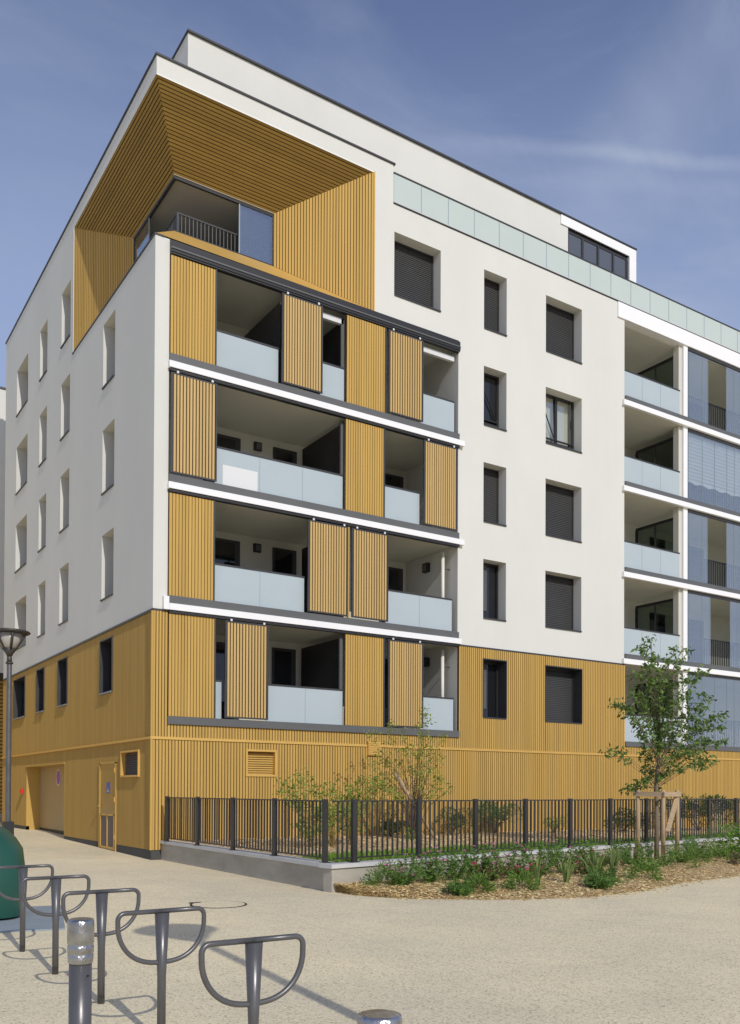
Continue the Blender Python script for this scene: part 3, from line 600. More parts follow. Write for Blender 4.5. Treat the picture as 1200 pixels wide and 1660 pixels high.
for i, (z0, z1) in enumerate(zip(fl, tops)):
    mb = MB(); mb.box(18.98, 19.2, .002, .22, z0-.02, z1, 'render_bright'); mb.box(18.82, 18.98, .08, .3, z0, z1, 'room'); mb.build('column', BLD)
    mb = MB(); mb.box(R0+.02, 18.83, .05, .062, z0-.03, z0+.86, 'frosted'); bal = mb.build('balustrade', BLD)
    mb = MB(); mb.box(R0+.01, 18.84, .035, .08, z0+.86, z0+.90, 'dark_metal'); mb.build('handrail', bal)
    for x in (16.9, 17.83): mb = MB(); mb.box(x-.006, x+.006, .046, .0495, z0-.02, z0+.86, 'joint'); mb.build('panel_joint', bal)
    # glazed screen between the two balconies
    mb = MB(); mb.box(18.86, 18.93, .3, 1.95, z1-.36, z1-.28, 'black_metal'); mb.box(18.86, 18.93, 1.9, 1.97, z0, z1-.36, 'black_metal'); mb.box(18.86, 18.93, .3, .35, z0, z1-.36, 'black_metal'); mb.box(18.87, 18.92, 1.1, 1.13, z0, z1-.36, 'dark_metal'); scr = mb.build('screen_frame', BLD)
    mb = MB(); mb.box(18.89, 18.90, .35, 1.9, z0, z1-.36, 'smoke_glass'); mb.build('screen_glass', scr)
    for a, b in ((16.3, 17.1), (20.2, 21.0), (22.3, 23.3)):
        mb = MB(); mb.box(a, b, 2.34, 2.399, z0, z0+2.2, 'dark_metal'); mb.box(a+.07, b-.07, 2.33, 2.339, z0+.07, z0+2.1, 'dark_glass'); mb.build('patio_door', BLD)
    if i >= 2:
        mb = MB(); mb.box(17.4, 17.62, 2.32, 2.399, z0+1.95, z0+2.2, 'black_metal'); mb.build('wall_light', BLD)
    # glazed bay
    mb = MB(); mb.box(19.21, R1, .0, .07, z1-.10, z1-.001, 'dark_metal'); mb.box(19.21, 19.245, .01, .06, z0, z1-.1, 'dark_metal'); gf = mb.build('glazing_frame', BLD)
    hole = {0: (20.36, 21.4), 1: (99, 99), 2: (20.34, 21.42), 3: (20.5, 21.63), 4: (99, 99)}[i]
    x = 19.25
    for b in (20.05, hole[0]) if hole[0] < 90 else (20.05, 20.75, 21.45):
        mb = MB(); mb.box(x+.004, b-.004, .03, .04, z0+.01, z1-.1, 'clear_glass'); mb.box(b-.004, b+.004, .028, .045, z0+.01, z1-.1, 'joint'); mb.build('glass_panel', gf); x = b
    x = hole[1] if hole[0] < 90 else 21.45
    while x < 25.5:
        b = x+.44 if x < 22 else x+.85
        mb = MB(); mb.box(x+.004, b-.004, .03, .04, z0+.01, z1-.1, 'clear_glass'); mb.box(b-.004, b+.004, .028, .045, z0+.01, z1-.1, 'joint'); mb.build('glass_panel', gf); x = b
    mb = MB(); mb.box(19.22, R1, .22, .26, z0+.93, z0+.97, 'black_metal'); k = 19.28
    while k < 25.5: mb.box(k, k+.045, .23, .25, z0+.03, z0+.93, 'black_metal'); k += .105
    mb.build('railing', BLD)
mb = MB(); z0, z1 = fl[1], tops[1]; n = 26; zt, zb = z1-.12, z0+.72
for i in range(n):
    a = zb+(zt-zb)*i/n; b = zb+(zt-zb)*(i+1)/n; o = (.13, .17)
    mb.quad((19.3, o[i % 2], a), (25.5, o[i % 2], a), (25.5, o[(i+1) % 2], b), (19.3, o[(i+1) % 2], b), 'pleat')
for i in range(60):
    x = 19.3+i*.1; h = .03*sin(i*.9); h2 = .03*sin((i+1)*.9)
    mb.quad((x, .13, zb-.06+h), (x+.1, .13, zb-.06+h2), (x+.1, .13, zb), (x, .13, zb), 'white_plastic')
mb.build('blind', BLD, recalc=False)

# terrace balustrade and penthouse --------------------------------
mb = MB(); mb.box(6.73, R1, .0, .014, 16.03, 16.80, 'frosted_green'); tb = mb.build('terrace_balustrade', BLD)
mb = MB(); mb.box(6.72, R1, -.015, .03, 16.80, 16.84, 'dark_metal'); mb.build('handrail', tb)
mb = MB(); mb.box(6.72, R1, -.03, .04, 15.975, 16.0, 'dark_metal'); mb.box(6.72, R1, -.02, .04, 16.0, 16.03, 'coping'); mb.build('base_rail', tb)
mb = MB(); x = 7.66
while x < R1: mb.box(x-.012, x+.012, -.004, -.0005, 16.03, 16.8, 'joint'); x += .957
mb.build('panel_joint', tb)
PH = MB(FRONT); px0, px1, py = 1.29, 18.04, 1.3
PH.quad((px0, py, 15.9), (14.72, py, 15.9), (14.72, py, 19.08), (px0, py, 19.08), 'render_white'); PH.quad((px0, py, 15.9), (px0, 9, 15.9), (px0, 9, 19.08), (px0, py, 19.08), 'render_white')
PH.quad((px1, py, 15.9), (px1, 9, 15.9), (px1, 9, 19.08), (px1, py, 19.08), 'render_white'); PH.quad((px0, py, 19.08), (px1, py, 19.08), (px1, 9, 19.08), (px0, 9, 19.08), 'plinth'); PH.quad((px0, 9, 15.9), (px1, 9, 15.9), (px1, 9, 19.08), (px0, 9, 19.08), 'render_white')
PH.build('penthouse_wall', BLD, recalc=False)
mb = MB(); mb.box(14.36, px1+.01, py-.04, py, 18.76, 19.06, 'render_bright'); mb.box(17.70, px1+.01, py-.04, py+.3, 15.95, 18.76, 'render_bright'); mb.build('lintel', BLD)
mb = MB(); mb.box(px0-.03, px1+.03, py-.06, py+.25, 19.08, 19.13, 'dark_metal'); mb.box(px0-.03, px0+.25, py+.25, 9, 19.08, 19.13, 'dark_metal'); mb.build('coping', BLD)
mb = MB(); mb.box(14.72, 17.70, py+.05, py+.1, 18.64, 18.76, 'dark_metal')
for a in (14.72, 15.42, 16.17, 16.92, 17.62): mb.box(a, a+.08, py+.03, py+.1, 15.95, 18.64, 'dark_metal')
pw = mb.build('penthouse_window', BLD); mb = MB(); mb.box(14.8, 17.62, py+.07, py+.08, 15.95, 18.64, 'pent_glass'); mb.build('pane', pw)

# ---------------------------------------------------------------- neighbour
NB = thing('neighbouring_building', 'white apartment block with slatted brown base seen past the far end of the side street', 'building', (-4, 20, -1.375))
mb = MB(); mb.box(-16, 6, 19, 30, 14.6, 16.5, 'render_white'); mb.box(.36, 6, 19, 30, 4.8, 14.6, 'render_white'); mb.box(-16, .36, 20.6, 30, 4.8, 14.6, 'render_white'); mb.build('upper_wall', NB)
mb = MB(); mb.box(-16.05, 6.05, 18.96, 30, 16.5, 16.58, 'dark_metal'); mb.build('coping', NB)
mb = MB(); mb.box(-16, .355, 19.05, 20.6, 9.6, 9.8, 'concrete'); mb.box(-16, 6, 19.0, 20.7, 4.68, 4.8, 'dark_metal'); mb.build('balcony_slab', NB)
mb = MB(); slats(mb, (-12, 20.7, -1.0), (6, 20.7, -1.0), (6, 20.7, 4.68), (-12, 20.7, 4.68), .16, .05, .03, 'gold', 'gold_gap'); mb.box(-12, 6, 20.6, 20.66, 1.1, 1.18, 'gold_trim')
mb.build('slatted_base', NB); mb = MB(); mb.box(-12, 6, 20.65, 30, -1.45, -1.0, 'concrete'); mb.build('plinth', NB)

# ---------------------------------------------------------------- low wall and fence
WA, WB = Vector((.2, .0, 0)), Vector((.1, -7.78, 0)); dr_ = Vector((14.2, 2.4, 0)).normalized(); WC = WB+dr_*22
nR = Vector((-dr_.y, dr_.x, 0))
CZ = -1.155
mb = MB()
def seg(mb, a, b, nrm, w0, w1, z0, z1, m):
    q = [a+nrm*w0, b+nrm*w0, b+nrm*w1, a+nrm*w1]; mb.hexa([Vector((p.x, p.y, z0)) for p in q], [Vector((p.x, p.y, z1)) for p in q], m)
seg(mb, WB+Vector((.0, .2, 0)), WA, Vector((1, 0, 0)), .04, .24, G-.05, CZ-.07, 'concrete'); seg(mb, WB+dr_*.04, WC, nR, .04, .24, G-.05, CZ-.07, 'concrete'); GW = mb.build('garden_wall')
tag(GW, 'low concrete garden wall with pale flat coping below the black fence', 'wall')
mb = MB()
seg(mb, WB+Vector((.005, .34, 0)), WA+Vector((0, -.02, 0)), Vector((1, 0, 0)), 0, .32, CZ-.066, CZ, 'coping')
x = 0; first = True
while x < 22:
    seg(mb, WB+dr_*(x+.004), WB+dr_*min(x+1.98, 22), nR, 0, .32, CZ-.066, CZ, 'coping'); x += 1.985
mb.build('coping', GW)
FN = thing('picket_fence', 'black metal picket fence with flat posts standing on the low garden wall', 'fence', (WB.x, WB.y, CZ))
FT = -.14
def panel(a, b):
    d = (b-a); L = d.length; d.normalize(); n = round(L/.117); mb = MB(); Z = Vector((0, 0, 1))
    mb.beam(a+Z*(FT-.02), b+Z*(FT-.02), .045, .022, 'fence_paint'); mb.beam(a+Z*(CZ+.075), b+Z*(CZ+.075), .035, .022, 'fence_paint')
    for i in range(1, n):
        p = a+d*(L*i/n); mb.hexa([p+d*sx*.016+Vector((-d.y, d.x, 0))*sy*.009+Z*(CZ+.087) for sx, sy in ((-1, -1), (1, -1), (1, 1), (-1, 1))], [p+d*sx*.016+Vector((-d.y, d.x, 0))*sy*.009+Z*(FT-.032) for sx, sy in ((-1, -1), (1, -1), (1, 1), (-1, 1))], 'fence_paint')
    mb.build('fence_panel', FN)
def post(p, d):
    mb = MB(); n = Vector((-d.y, d.x, 0)); Z = Vector((0, 0, 1))
    mb.hexa([p+d*sx*.05+n*sy*.03+Z*CZ for sx, sy in ((-1, -1), (1, -1), (1, 1), (-1, 1))], [p+d*sx*.05+n*sy*.03+Z*(FT+.01) for sx, sy in ((-1, -1), (1, -1), (1, 1), (-1, 1))], 'fence_paint')
    mb.hexa([p+d*sx*.09+n*sy*.05+Z*CZ for sx, sy in ((-1, -1), (1, -1), (1, 1), (-1, 1))], [p+d*sx*.09+n*sy*.05+Z*(CZ+.012) for sx, sy in ((-1, -1), (1, -1), (1, 1), (-1, 1))], 'fence_paint')
    mb.build('fence_post', FN)
yl = [-.42, -2.16, -3.90, -5.63, -7.38]; xs = .17+.14
dy = Vector((0, -1, 0)); FLX = .22
for a, b in zip(yl, yl[1:]): panel(Vector((FLX, a-.05, 0)), Vector((FLX, b+.05, 0)))
for a in yl: post(Vector((FLX, a, 0)), dy)
st = Vector((FLX, WB.y+.16, 0)); tpos = [.46+1.525*i for i in range(14)]
P0 = st
panel(P0+dr_*.0, P0+dr_*(tpos[0]-.05))
for a, b in zip(tpos, tpos[1:]): panel(P0+dr_*(a+.05), P0+dr_*(b-.05))
for a in tpos: post(P0+dr_*a, dr_)

# ---------------------------------------------------------------- beds, chips, grass
bed = [(.25, -7.66), (.27, -8.28), (.61, -8.93), (1.39, -9.57), (2.19, -10.03), (3.27, -10.31), (4.67, -10.15), (6.49, -9.60), (8.23, -9.41), (12, -8.7), (18, -7.4), (22, -6.4), (21.8, -4.2)]
def bedz(x, y):     # gentle mound
    d = min(max((-y-7.6)/1, 0), 1); return 0
mb = MB(); n = 60
edge = [Vector((x, y, G)) for x, y in bed[:-1]]
def edge_at(t):
    L = t*(len(edge)-1); i = min(int(L), len(edge)-2); return edge[i].lerp(edge[i+1], L-i)
def wall_at(t): return WB+dr_*(.05+21.5*t)+nR*.05
grid = []
for i in range(n+1):
    t = i/n; e = edge_at(t)
    # matching wall point: project along wall
    s = max(.02, min(21.9, (e-WB).dot(dr_))); wp = WB+dr_*s+nR*.05
    rowp = []
    for j in range(7):
        k = j/6; p = e.lerp(wp, k); h = G+.004+.10*min(1, k*2.0)+.02*random.random()*(j > 0); rowp.append(Vector((p.x, p.y, h if j else G-.01)))
    grid.append(rowp)
for a, b in zip(grid, grid[1:]):
    for j in range(6): mb.quad(a[j], b[j], b[j+1], a[j+1], 'soil')
tag(mb.build('planting_bed', recalc=False), kind='structure')
def gz(x, y):      # height of the flower bed surface
    best = min(grid, key=lambda r: abs((r[0]-WB).dot(dr_)-(Vector((x, y, 0))-WB).dot(dr_)))
    L = (best[0]-best[-1]).length; k = 1-min(1, (Vector((x, y, 0))-Vector((best[-1].x, best[-1].y, 0))).length/max(L, .01)); return G+.01+.11*min(1, max(0, k*2.0))
mb = MB(); GZ = -1.18
gq = [(.45, -.0), (.42, -7.3), (22, -3.7), (26, -3.0), (26, -.0)]
mb.poly([(x, y, GZ) for x, y in gq], 'garden_soil'); tag(mb.build('garden_soil', recalc=False), kind='structure')
def chips(name, pts, m, smin, smax):
    mb = MB()
    for p in pts:
        a = random.random()*pi*2; l = random.uniform(smin, smax); w_ = l*random.uniform(.3, .6)
        d = Vector((cos(a), sin(a), random.uniform(-.35, .35)))*l; e = Vector((-sin(a), cos(a), random.uniform(-.5, .5)))*w_
        p = Vector(p); mb.poly([p-d-e*.6, p+d-e, p+d*.8+e, p-d+e], m)
    return mb.build(name, recalc=False)
pts = []
for i in range(26000):
    r = random.random()*.92; k = random.random(); f = r*n; a = grid[int(f)]; b = grid[int(f)+1]; j = int(k*6); p = a[j].lerp(a[j+1], k*6-j).lerp(b[j].lerp(b[j+1], k*6-j), f-int(f))
    pts.append((p.x, p.y, p.z+random.uniform(.002, .02)))
for i in range(260):
    e = edge_at(random.random()*.9); d_ = (e-WB); out = Vector((d_.x*.2, -1, 0)).normalized()*abs(random.gauss(0, .16)); pts.append((e.x+out.x+random.uniform(-.1, .1), e.y+out.y, G+.006))
tag(chips('wood_chips', pts, 'chip', .012, .03), 'pale wood chip mulch spread over the flower bed', 'mulch', kind='stuff')
def in_garden(x, y): return y > WB.y+.4+(x-.1)*(2.4/14.2)
pts = []
while len(pts) < 14000:
    x = random.uniform(.45, 16); y = random.uniform(-7.3, -.03)
    if in_garden(x, y): pts.append((x, y, GZ+random.uniform(.003, .03)))
tag(chips('bark_mulch', pts, 'chip_garden', .015, .04), 'brown and tan bark mulch behind the fence', 'mulch', kind='stuff')
mb = MB()
for i in range(26000):
    t = random.uniform(.0, 15); o = .34+random.random()**1.3*(1.25 if t < 9 else .5); p = WB+dr_*t+nR*o
    if p.x < .45: continue
    h = random.uniform(.05, .12); a = random.random()*2*pi; d = Vector((cos(a), sin(a), 0))*.009; l = Vector((random.uniform(-.04, .04), random.uniform(-.04, .04), h)); p = Vector((p.x, p.y, GZ))
    mb.poly([p-d, p+d, p+l], 'grass')
tag(mb.build('grass', recalc=False), 'short green grass strip just inside the fence', 'grass', kind='stuff')

# ---------------------------------------------------------------- plants
def leaf(mb, p, size, m, dirv=None, wid=.45, droop=.0):
    if dirv is None: dirv = Vector((random.gauss(0, 1), random.gauss(0, 1), random.gauss(0, .6)))
    d = dirv.normalized(); d.z -= droop; d.normalize(); s = d.cross(Vector((random.gauss(0, 1), random.gauss(0, 1), random.gauss(0, 1)))).normalized()
    l = size*random.uniform(.65, 1.25); w_ = l*wid*.5; nn = d.cross(s)*l*.10
    a = mb.P(p); b = mb.P(p+d*l*.45+s*w_+nn); c = mb.P(p+d*l); e = mb.P(p+d*l*.45-s*w_+nn); k = mb.mi(m)
    mb.f += [[a, b, c], [a, c, e]]; mb.m += [k, k]
def branch_plant(name, label, cat, base, clusters, leafm, lsize, nleaf, rad, stem_r, origin_z, wid=.45, droop=.2, stems='twig', group=None, trunk=None, crown='crown'):
    """clusters: list of 3-D centres; every cluster hangs on a twig that starts from the trunk polyline"""
    T = thing(name, label, cat, base, group); base = Vector(base)
    mb = MB(); tb = MB()
    if trunk: tb.tube([t_[0] for t_ in trunk], [t_[1] for t_ in trunk], 'bark', 8)
    for c in clusters:
        c = Vector(c)
        if trunk:
            zt = base.z+origin_z+(c.z-base.z-origin_z)*.45 - .25*Vector((c.x-base.x, c.y-base.y, 0)).length
            zt = max(base.z+origin_z, min(zt, trunk[-1][0][2])); o = None
            for (p, _), (q, _) in zip(trunk, trunk[1:]):
                if p[2] <= zt <= q[2]: o = Vector(p).lerp(Vector(q), (zt-p[2])/(q[2]-p[2]))
            if o is None: o = Vector(trunk[-1][0])
        else: o = base+Vector((random.uniform(-.06, .06), random.uniform(-.06, .06), 0))
        mid = o.lerp(c, .55)+Vector((random.uniform(-.05, .05), random.uniform(-.05, .05), .06*(c-o).length))
        if not trunk: mid = o.lerp(c, .5)+Vector((0, 0, .12*(c-o).length)) - Vector((c.x-o.x, c.y-o.y, 0))*.12
        pts_ = [o, o.lerp(mid, .5)+Vector((random.uniform(-.02, .02),)*3), mid, mid.lerp(c, .5), c]
        tb.tube(pts_, [stem_r, stem_r*.85, stem_r*.6, stem_r*.4, stem_r*.2], stems, 5, caps=False)
        for i in range(nleaf):
            k = random.random()
            if k < .3: q = mid.lerp(c, random.random()); r_ = rad*.45
            else: q = c; r_ = rad
            p = q+Vector((random.gauss(0, r_), random.gauss(0, r_), random.gauss(0, r_*.8)))*.7
            leaf(mb, p, lsize, leafm, None, wid, droop)
    mb.build(crown, T, recalc=False); tb.build('trunk' if trunk else 'stems', T, smooth=True)
    return T
# young tree by the bed: cluster positions (lateral, height) about the trunk, metres
TB = Vector((9.19, -6.71, gz(9.19, -6.71)-.02))
cl = [(300,60),(265,110),(290,160),(245,135),(320,190),(290,235),(335,255),(460,125),(430,185),(470,220),(545,135),(520,190),(400,230),(480,260),(650,275),(620,300),(580,330),(540,320),(500,345),
(210,290),(260,310),(320,320),(380,340),(430,375),(340,380),(180,400),(230,430),(280,445),(350,430),(420,440),(380,485),(450,480),(500,450),(550,440),(650,430),(690,462),(60,490),(100,488),(142,500),(185,525),
(250,500),(320,520),(400,540),(450,560),(600,510),(560,500),(650,510),(180,570),(212,600),(260,580),(330,600),(400,610),(540,570),(600,590),(660,590),(720,575),(762,558),(230,640),(280,660),(340,660),(460,650),(520,640),(590,640),(640,640),(700,640),(752,640),
(240,700),(330,720),(380,745),(450,720),(500,690),(570,700),(620,722),(680,730),(730,742),(772,735),(260,762),(330,780),(470,790),(530,780),(590,770),(640,770),(22,810),(70,808),(112,800),(250,812),(300,832),(440,842),(500,822),(560,812),(620,832),(660,852),(712,862),(600,880),(640,882),(490,900),(440,922),
(270,890),(300,920),(290,962),(370,962),(270,985),(150,1050),(200,1035),(245,1020),(350,1045),(360,640),(360,700),(410,680),(350,560),(350,480),(480,600),(430,620),(300,350),(360,290)]
dT = (TB-CAM).dot(fw); clusters = []
for zx, zy in cl:
    u, v = 980+zx/4.05, 1020+zy/4.05; o = random.uniform(-.45, .45); dd = dT+o
    clusters.append(CAM+(fw+r2*((u-569.867)/1458.744)-u2*((v-1267.015)/1458.744))*dd)
def atTree(u, v, o=0): return CAM+(fw+r2*((u-569.867)/1458.744)-u2*((v-1267.015)/1458.744))*(dT+o)
trunk = [(TB, .058), (atTree(1065, 1330), .05), (atTree(1064, 1270), .042), (atTree(1068, 1230), .032), (atTree(1067, 1180, .05), .024), (atTree(1064, 1130), .022), (atTree(1058, 1080), .013), (atTree(1055, 1042), .006)]
branch_plant('young_tree', 'young slender tree with drooping dark green leaves tied between wooden stakes', 'tree', TB, clusters, 'leaf_tree', .13, 27, .095, .007, 1.6, .42, .55, 'bark', trunk=trunk)
# tree stakes
ST = thing('tree_stake_frame', 'three round timber stakes joined by pale boards around the young tree', 'tree stake', TB)
h_r = Vector((rt.x, rt.y, 0)); h_f = Vector((fw.x, fw.y, 0)).normalized()
PS = [TB+h_r*.0-h_f*.42, TB-h_r*.44-h_f*.08, TB+h_r*.50+h_f*.12]
for p in PS: mb = MB(); mb.tube([(p.x, p.y, TB.z-.1), (p.x, p.y, .02), (p.x, p.y, .06)], [.05, .046, .04], 'stake', 12); mb.build('stake', ST, smooth=True)
rz = -.03
for a, b in ((PS[1], PS[0]), (PS[0], PS[2]), (PS[2], PS[1])):
    d = (b-a).normalized(); off = Vector((d.y, -d.x, 0))*.058; off = off if off.dot(TB-a) < 0 else -off
    mb = MB(); mb.beam(Vector((a.x, a.y, rz))+off-d*.09, Vector((b.x, b.y, rz))+off+d*.06, .024, .105, 'board'); mb.build('rail', ST)
mb = MB(); mb.beam((PS[2].x-.05, PS[2].y-.03, -.10), Vector((PS[2].x, PS[2].y, 0))-h_r*.25-h_f*.1+Vector((0, 0, -.85)), .02, .12, 'board'); mb.build('brace', ST)
for p in PS: mb = MB(); mb.beam((p.x, p.y, -.13), (TB.x, TB.y, -.20), .03, .006, 'black_metal'); mb.build('strap', ST)

# multi-stem shrub-tree behind the fence
def px(u, v, d): return CAM+(fw+r2*((u-569.867)/1458.744)-u2*((v-1267.015)/1458.744))*d
SB = Vector((6.06, -1.95, GZ)); dS = (SB-CAM).dot(fw)
cl = [(600,30),(592,70),(612,100),(600,130),(370,140),(555,150),(230,200),(290,190),(370,190),(450,190),(560,200),(600,210),(712,215),(700,250),(460,240),(500,270),(560,260),(600,280),(550,310),(600,330),(680,330),(690,360),(640,380),(560,370),(510,420),(530,460),(570,450),(620,440),(660,420),
(350,320),(330,370),(350,400),(400,430),(430,380),(250,370),(270,400),(380,490),(300,460),(330,500),(290,520),(340,560),(380,560),(410,600),(440,620),(690,480),(705,505),(650,540),(690,550),(740,570),(765,545),(640,600),(560,540),(580,580),(480,330),(460,300),(380,250),(300,330),(270,250),(640,230),(530,340),(570,500),(660,480),(330,620),(360,660),(640,300)]
clusters = [px(540+a/4, 1140+b/4, dS+random.uniform(-.4, .4)) for a, b in cl]
branch_plant('small_tree', 'tall thin multi-stemmed shrub with sparse yellow green leaves behind the fence', 'tree', SB, clusters, 'leaf_shrub', .08, 24, .10, .009, .05, .5, .1, 'twig')
mb = MB(); mb.tube([(6.7, -2.0, GZ-.05), px(641, 1253, dS-.1)], .045, 'stake', 10); tag(mb.build('leaning_stake', smooth=True), 'round timber stake leaning through the thin multi-stemmed shrub', 'stake')
# leafy shrubs near the left of the garden
ls = [(((170,130),(160,170),(190,190),(80,190),(60,235),(85,240),(130,240),(200,250),(110,215),(130,290),(180,310),(90,300)), (2.15, -3.6), 'leftmost wispy shrub with yellow green tips standing inside the fence corner'),
 (((240,160),(320,200),(250,240),(380,200),(290,260),(260,210),(330,250),(365,240),(300,310),(250,330),(350,330),(280,380)), (2.75, -3.5), 'middle wispy shrub with yellow green tips standing inside the fence corner'),
 (((450,220),(430,270),(530,180),(560,160),(600,180),(640,160),(655,200),(700,200),(480,260),(520,250),(740,240),(500,210),(580,220),(620,230),(540,280),(440,320),(500,330),(470,240),(590,270)), (3.4, -3.2), 'rightmost wispy shrub with yellow green tips beside the multi-stemmed shrub')]
for c, b, lab in ls:
    B = Vector((b[0], b[1], GZ)); d = (B-CAM).dot(fw)
    T = branch_plant('shrub', lab, 'shrub', B, [px(440+a/3.75, 1220+e/3.75, d+random.uniform(-.3, .3)) for a, e in c]+[B+Vector((random.uniform(-.4, .4), random.uniform(-.3, .3), random.uniform(.3, 1.0))) for _ in range(16)],
        'leaf_shrub', .075, 34, .11, .007, .05, .5, .1, 'dry', crown='foliage')
def bush(label, base, rx, h, m, nl, ls_, name='bush', cat='bush', group=None, top=None):
    T = thing(name, label, cat, base, group); B = Vector(base); mb = MB(); sb = MB()
    for _ in range(10):
        a = random.random()*2*pi; q = B+Vector((cos(a)*rx*.5, sin(a)*rx*.5, h*random.uniform(.4, .8))); sb.tube([B, B.lerp(q, .5)+Vector((0, 0, .03)), q], [.01, .008, .004], 'twig', 4, caps=False)
    lumps = [(Vector((random.gauss(0, .42)*rx, random.gauss(0, .42)*rx, random.uniform(.25, .85)*h)), random.uniform(.3, .55)) for _ in range(11)]
    for i in range(nl):
        c, s = random.choice(lumps); v = Vector((random.gauss(0, 1), random.gauss(0, 1), random.gauss(0, 1))).normalized()*random.uniform(.6, 1)
        p = B+c+Vector((v.x*rx*s, v.y*rx*s, v.z*h*s*.6))
        if p.z < B.z: p.z = B.z+.01
        leaf(mb, p, ls_, m, Vector((v.x, v.y, v.z+.5)), .5)
    mb.build('foliage', T, recalc=False); sb.build('stems', T)
    return T
bush('rounded dark green bush against the cladding left of the leaning stake', (6.2, -.75, GZ), .48, .62, 'leaf_dark', 1900, .05)
bush('low dark green bush just right of the leaning stake', (8.2, -.75, GZ), .55, .70, 'leaf_dark', 1900, .05)
bush('wide dark green bush against the cladding below the gold base window', (9.9, -.6, GZ), .75, .85, 'leaf_deep', 2400, .055)
bush('small pale green bush behind the fence where the grass strip narrows', (11.6, -1.2, GZ), .4, .5, 'leaf_shrub', 700, .05)
bush('dark bush behind the fence directly left of the staked tree', (14.0, -1.7, GZ), .55, .75, 'leaf_dark', 1700, .06)
bush('large dark spreading bush behind the fence at the right edge', (17.2, -1.9, GZ), 1.2, 1.05, 'leaf_dark', 4200, .07)
for x, y in ((5.4, -3.6), (4.3, -3.2), (7.0, -3.4)): pass
bush('tiny bright green seedling on the bark mulch behind the fence', (5.2, -3.0, GZ), .16, .3, 'leaf_bright', 160, .05, 'seedling', 'seedling')
# flower bed
def flower_plant(label, x, y, r, h, kind, group=None):
    z = gz(x, y)-.01; B = Vector((x, y, z)); T = thing({'aster': 'flowering_plant', 'green': 'leafy_plant', 'iris': 'iris_plant', 'red': 'red_leaved_plant', 'low': 'low_plant', 'big': 'broadleaf_plant', 'purple': 'purple_plant', 'tall': 'wispy_plant'}[kind], label, 'plant', B, group)
    fo = MB(); stt = MB(); heads = []
    if kind in ('aster', 'green', 'red', 'tall'):
        ns = {'aster': 34, 'green': 36, 'red': 30, 'tall': 18}[kind]; lm = {'aster': 'leaf_deep', 'green': 'leaf_deep', 'red': 'leaf_red', 'tall': 'leaf_shrub'}[kind]
        for i in range(ns):
            a = random.random()*2*pi; k = random.random()**.5; hh = h*random.uniform(.35, 1.1)*(1-.35*k); tip = B+Vector((cos(a)*r*k, sin(a)*r*k, hh)); mid = B.lerp(tip, .5)+Vector((cos(a), sin(a), 0))*r*.12
            stt.tube([B+Vector((cos(a)*.03, sin(a)*.03, 0)), mid, tip], [.004, .003, .002], 'leaf_bed', 3, caps=False)
            for _ in range(34):
                t = random.random()**.7; p = (B.lerp(mid, t*2) if t < .5 else mid.lerp(tip, t*2-1)); leaf(fo, p+Vector((random.gauss(0, .015),)*3), .065 if kind != 'tall' else .045, lm if random.random() < (.5 if kind == 'red' else .7) else 'leaf_bed', Vector((random.gauss(0, 1), random.gauss(0, 1), random.gauss(.4, .6))), .32)
            if kind == 'aster' and random.random() < .42:
                fl_ = MB(); heads.append(fl_)
                for _ in range(12): leaf(fl_, tip+Vector((random.gauss(0, .016), random.gauss(0, .016), random.uniform(0, .012))), .028, 'petal_pink', None, .8)
            if kind == 'red' and random.random() < .22:
                fl_ = MB(); heads.append(fl_)
                for _ in range(9): leaf(fl_, tip+Vector((random.gauss(0, .012), random.gauss(0, .012), random.uniform(0, .02))), .03, 'petal_hot', None, .8)
    elif kind == 'iris':
        for i in range(15):
            a = random.random()*2*pi; hh = h*random.uniform(.6, 1.1); l = Vector((cos(a), sin(a), 0))*r*random.uniform(.3, 1); s = Vector((-sin(a), cos(a), 0))*.016; p = B+l*.15
            c1, c2, c3 = p+l*.3+Vector((0, 0, hh*.5)), p+l*.7+Vector((0, 0, hh*.85)), p+l+Vector((0, 0, hh))
            fo.poly([p-s, p+s, c1+s, c1-s], 'leaf_iris'); fo.poly([c1-s, c1+s, c2+s*.7, c2-s*.7], 'leaf_iris'); fo.poly([c2-s*.7, c2+s*.7, c3], 'leaf_iris')
    else:
        lm, ls_, nl = {'low': ('leaf_bed', .05, 900), 'big': ('leaf_bright', .15, 900), 'purple': ('leaf_purple', .06, 350)}[kind]
        for i in range(nl):
            v = Vector((random.gauss(0, 1), random.gauss(0, 1), abs(random.gauss(0, 1)))).normalized(); k = random.uniform(.5, 1.05)*(1+.25*sin(v.x*7+x)*cos(v.y*6+y))
            leaf(fo, B+Vector((v.x*r*k, v.y*r*k, v.z*h*k)), ls_, lm, Vector((v.x, v.y, v.z*.6+.2)), .42, .1)
    fo.build('foliage', T, recalc=False)
    if stt.f: stt.build('stems', T)
    for f_ in heads: f_.build('flower_head', T, recalc=False)
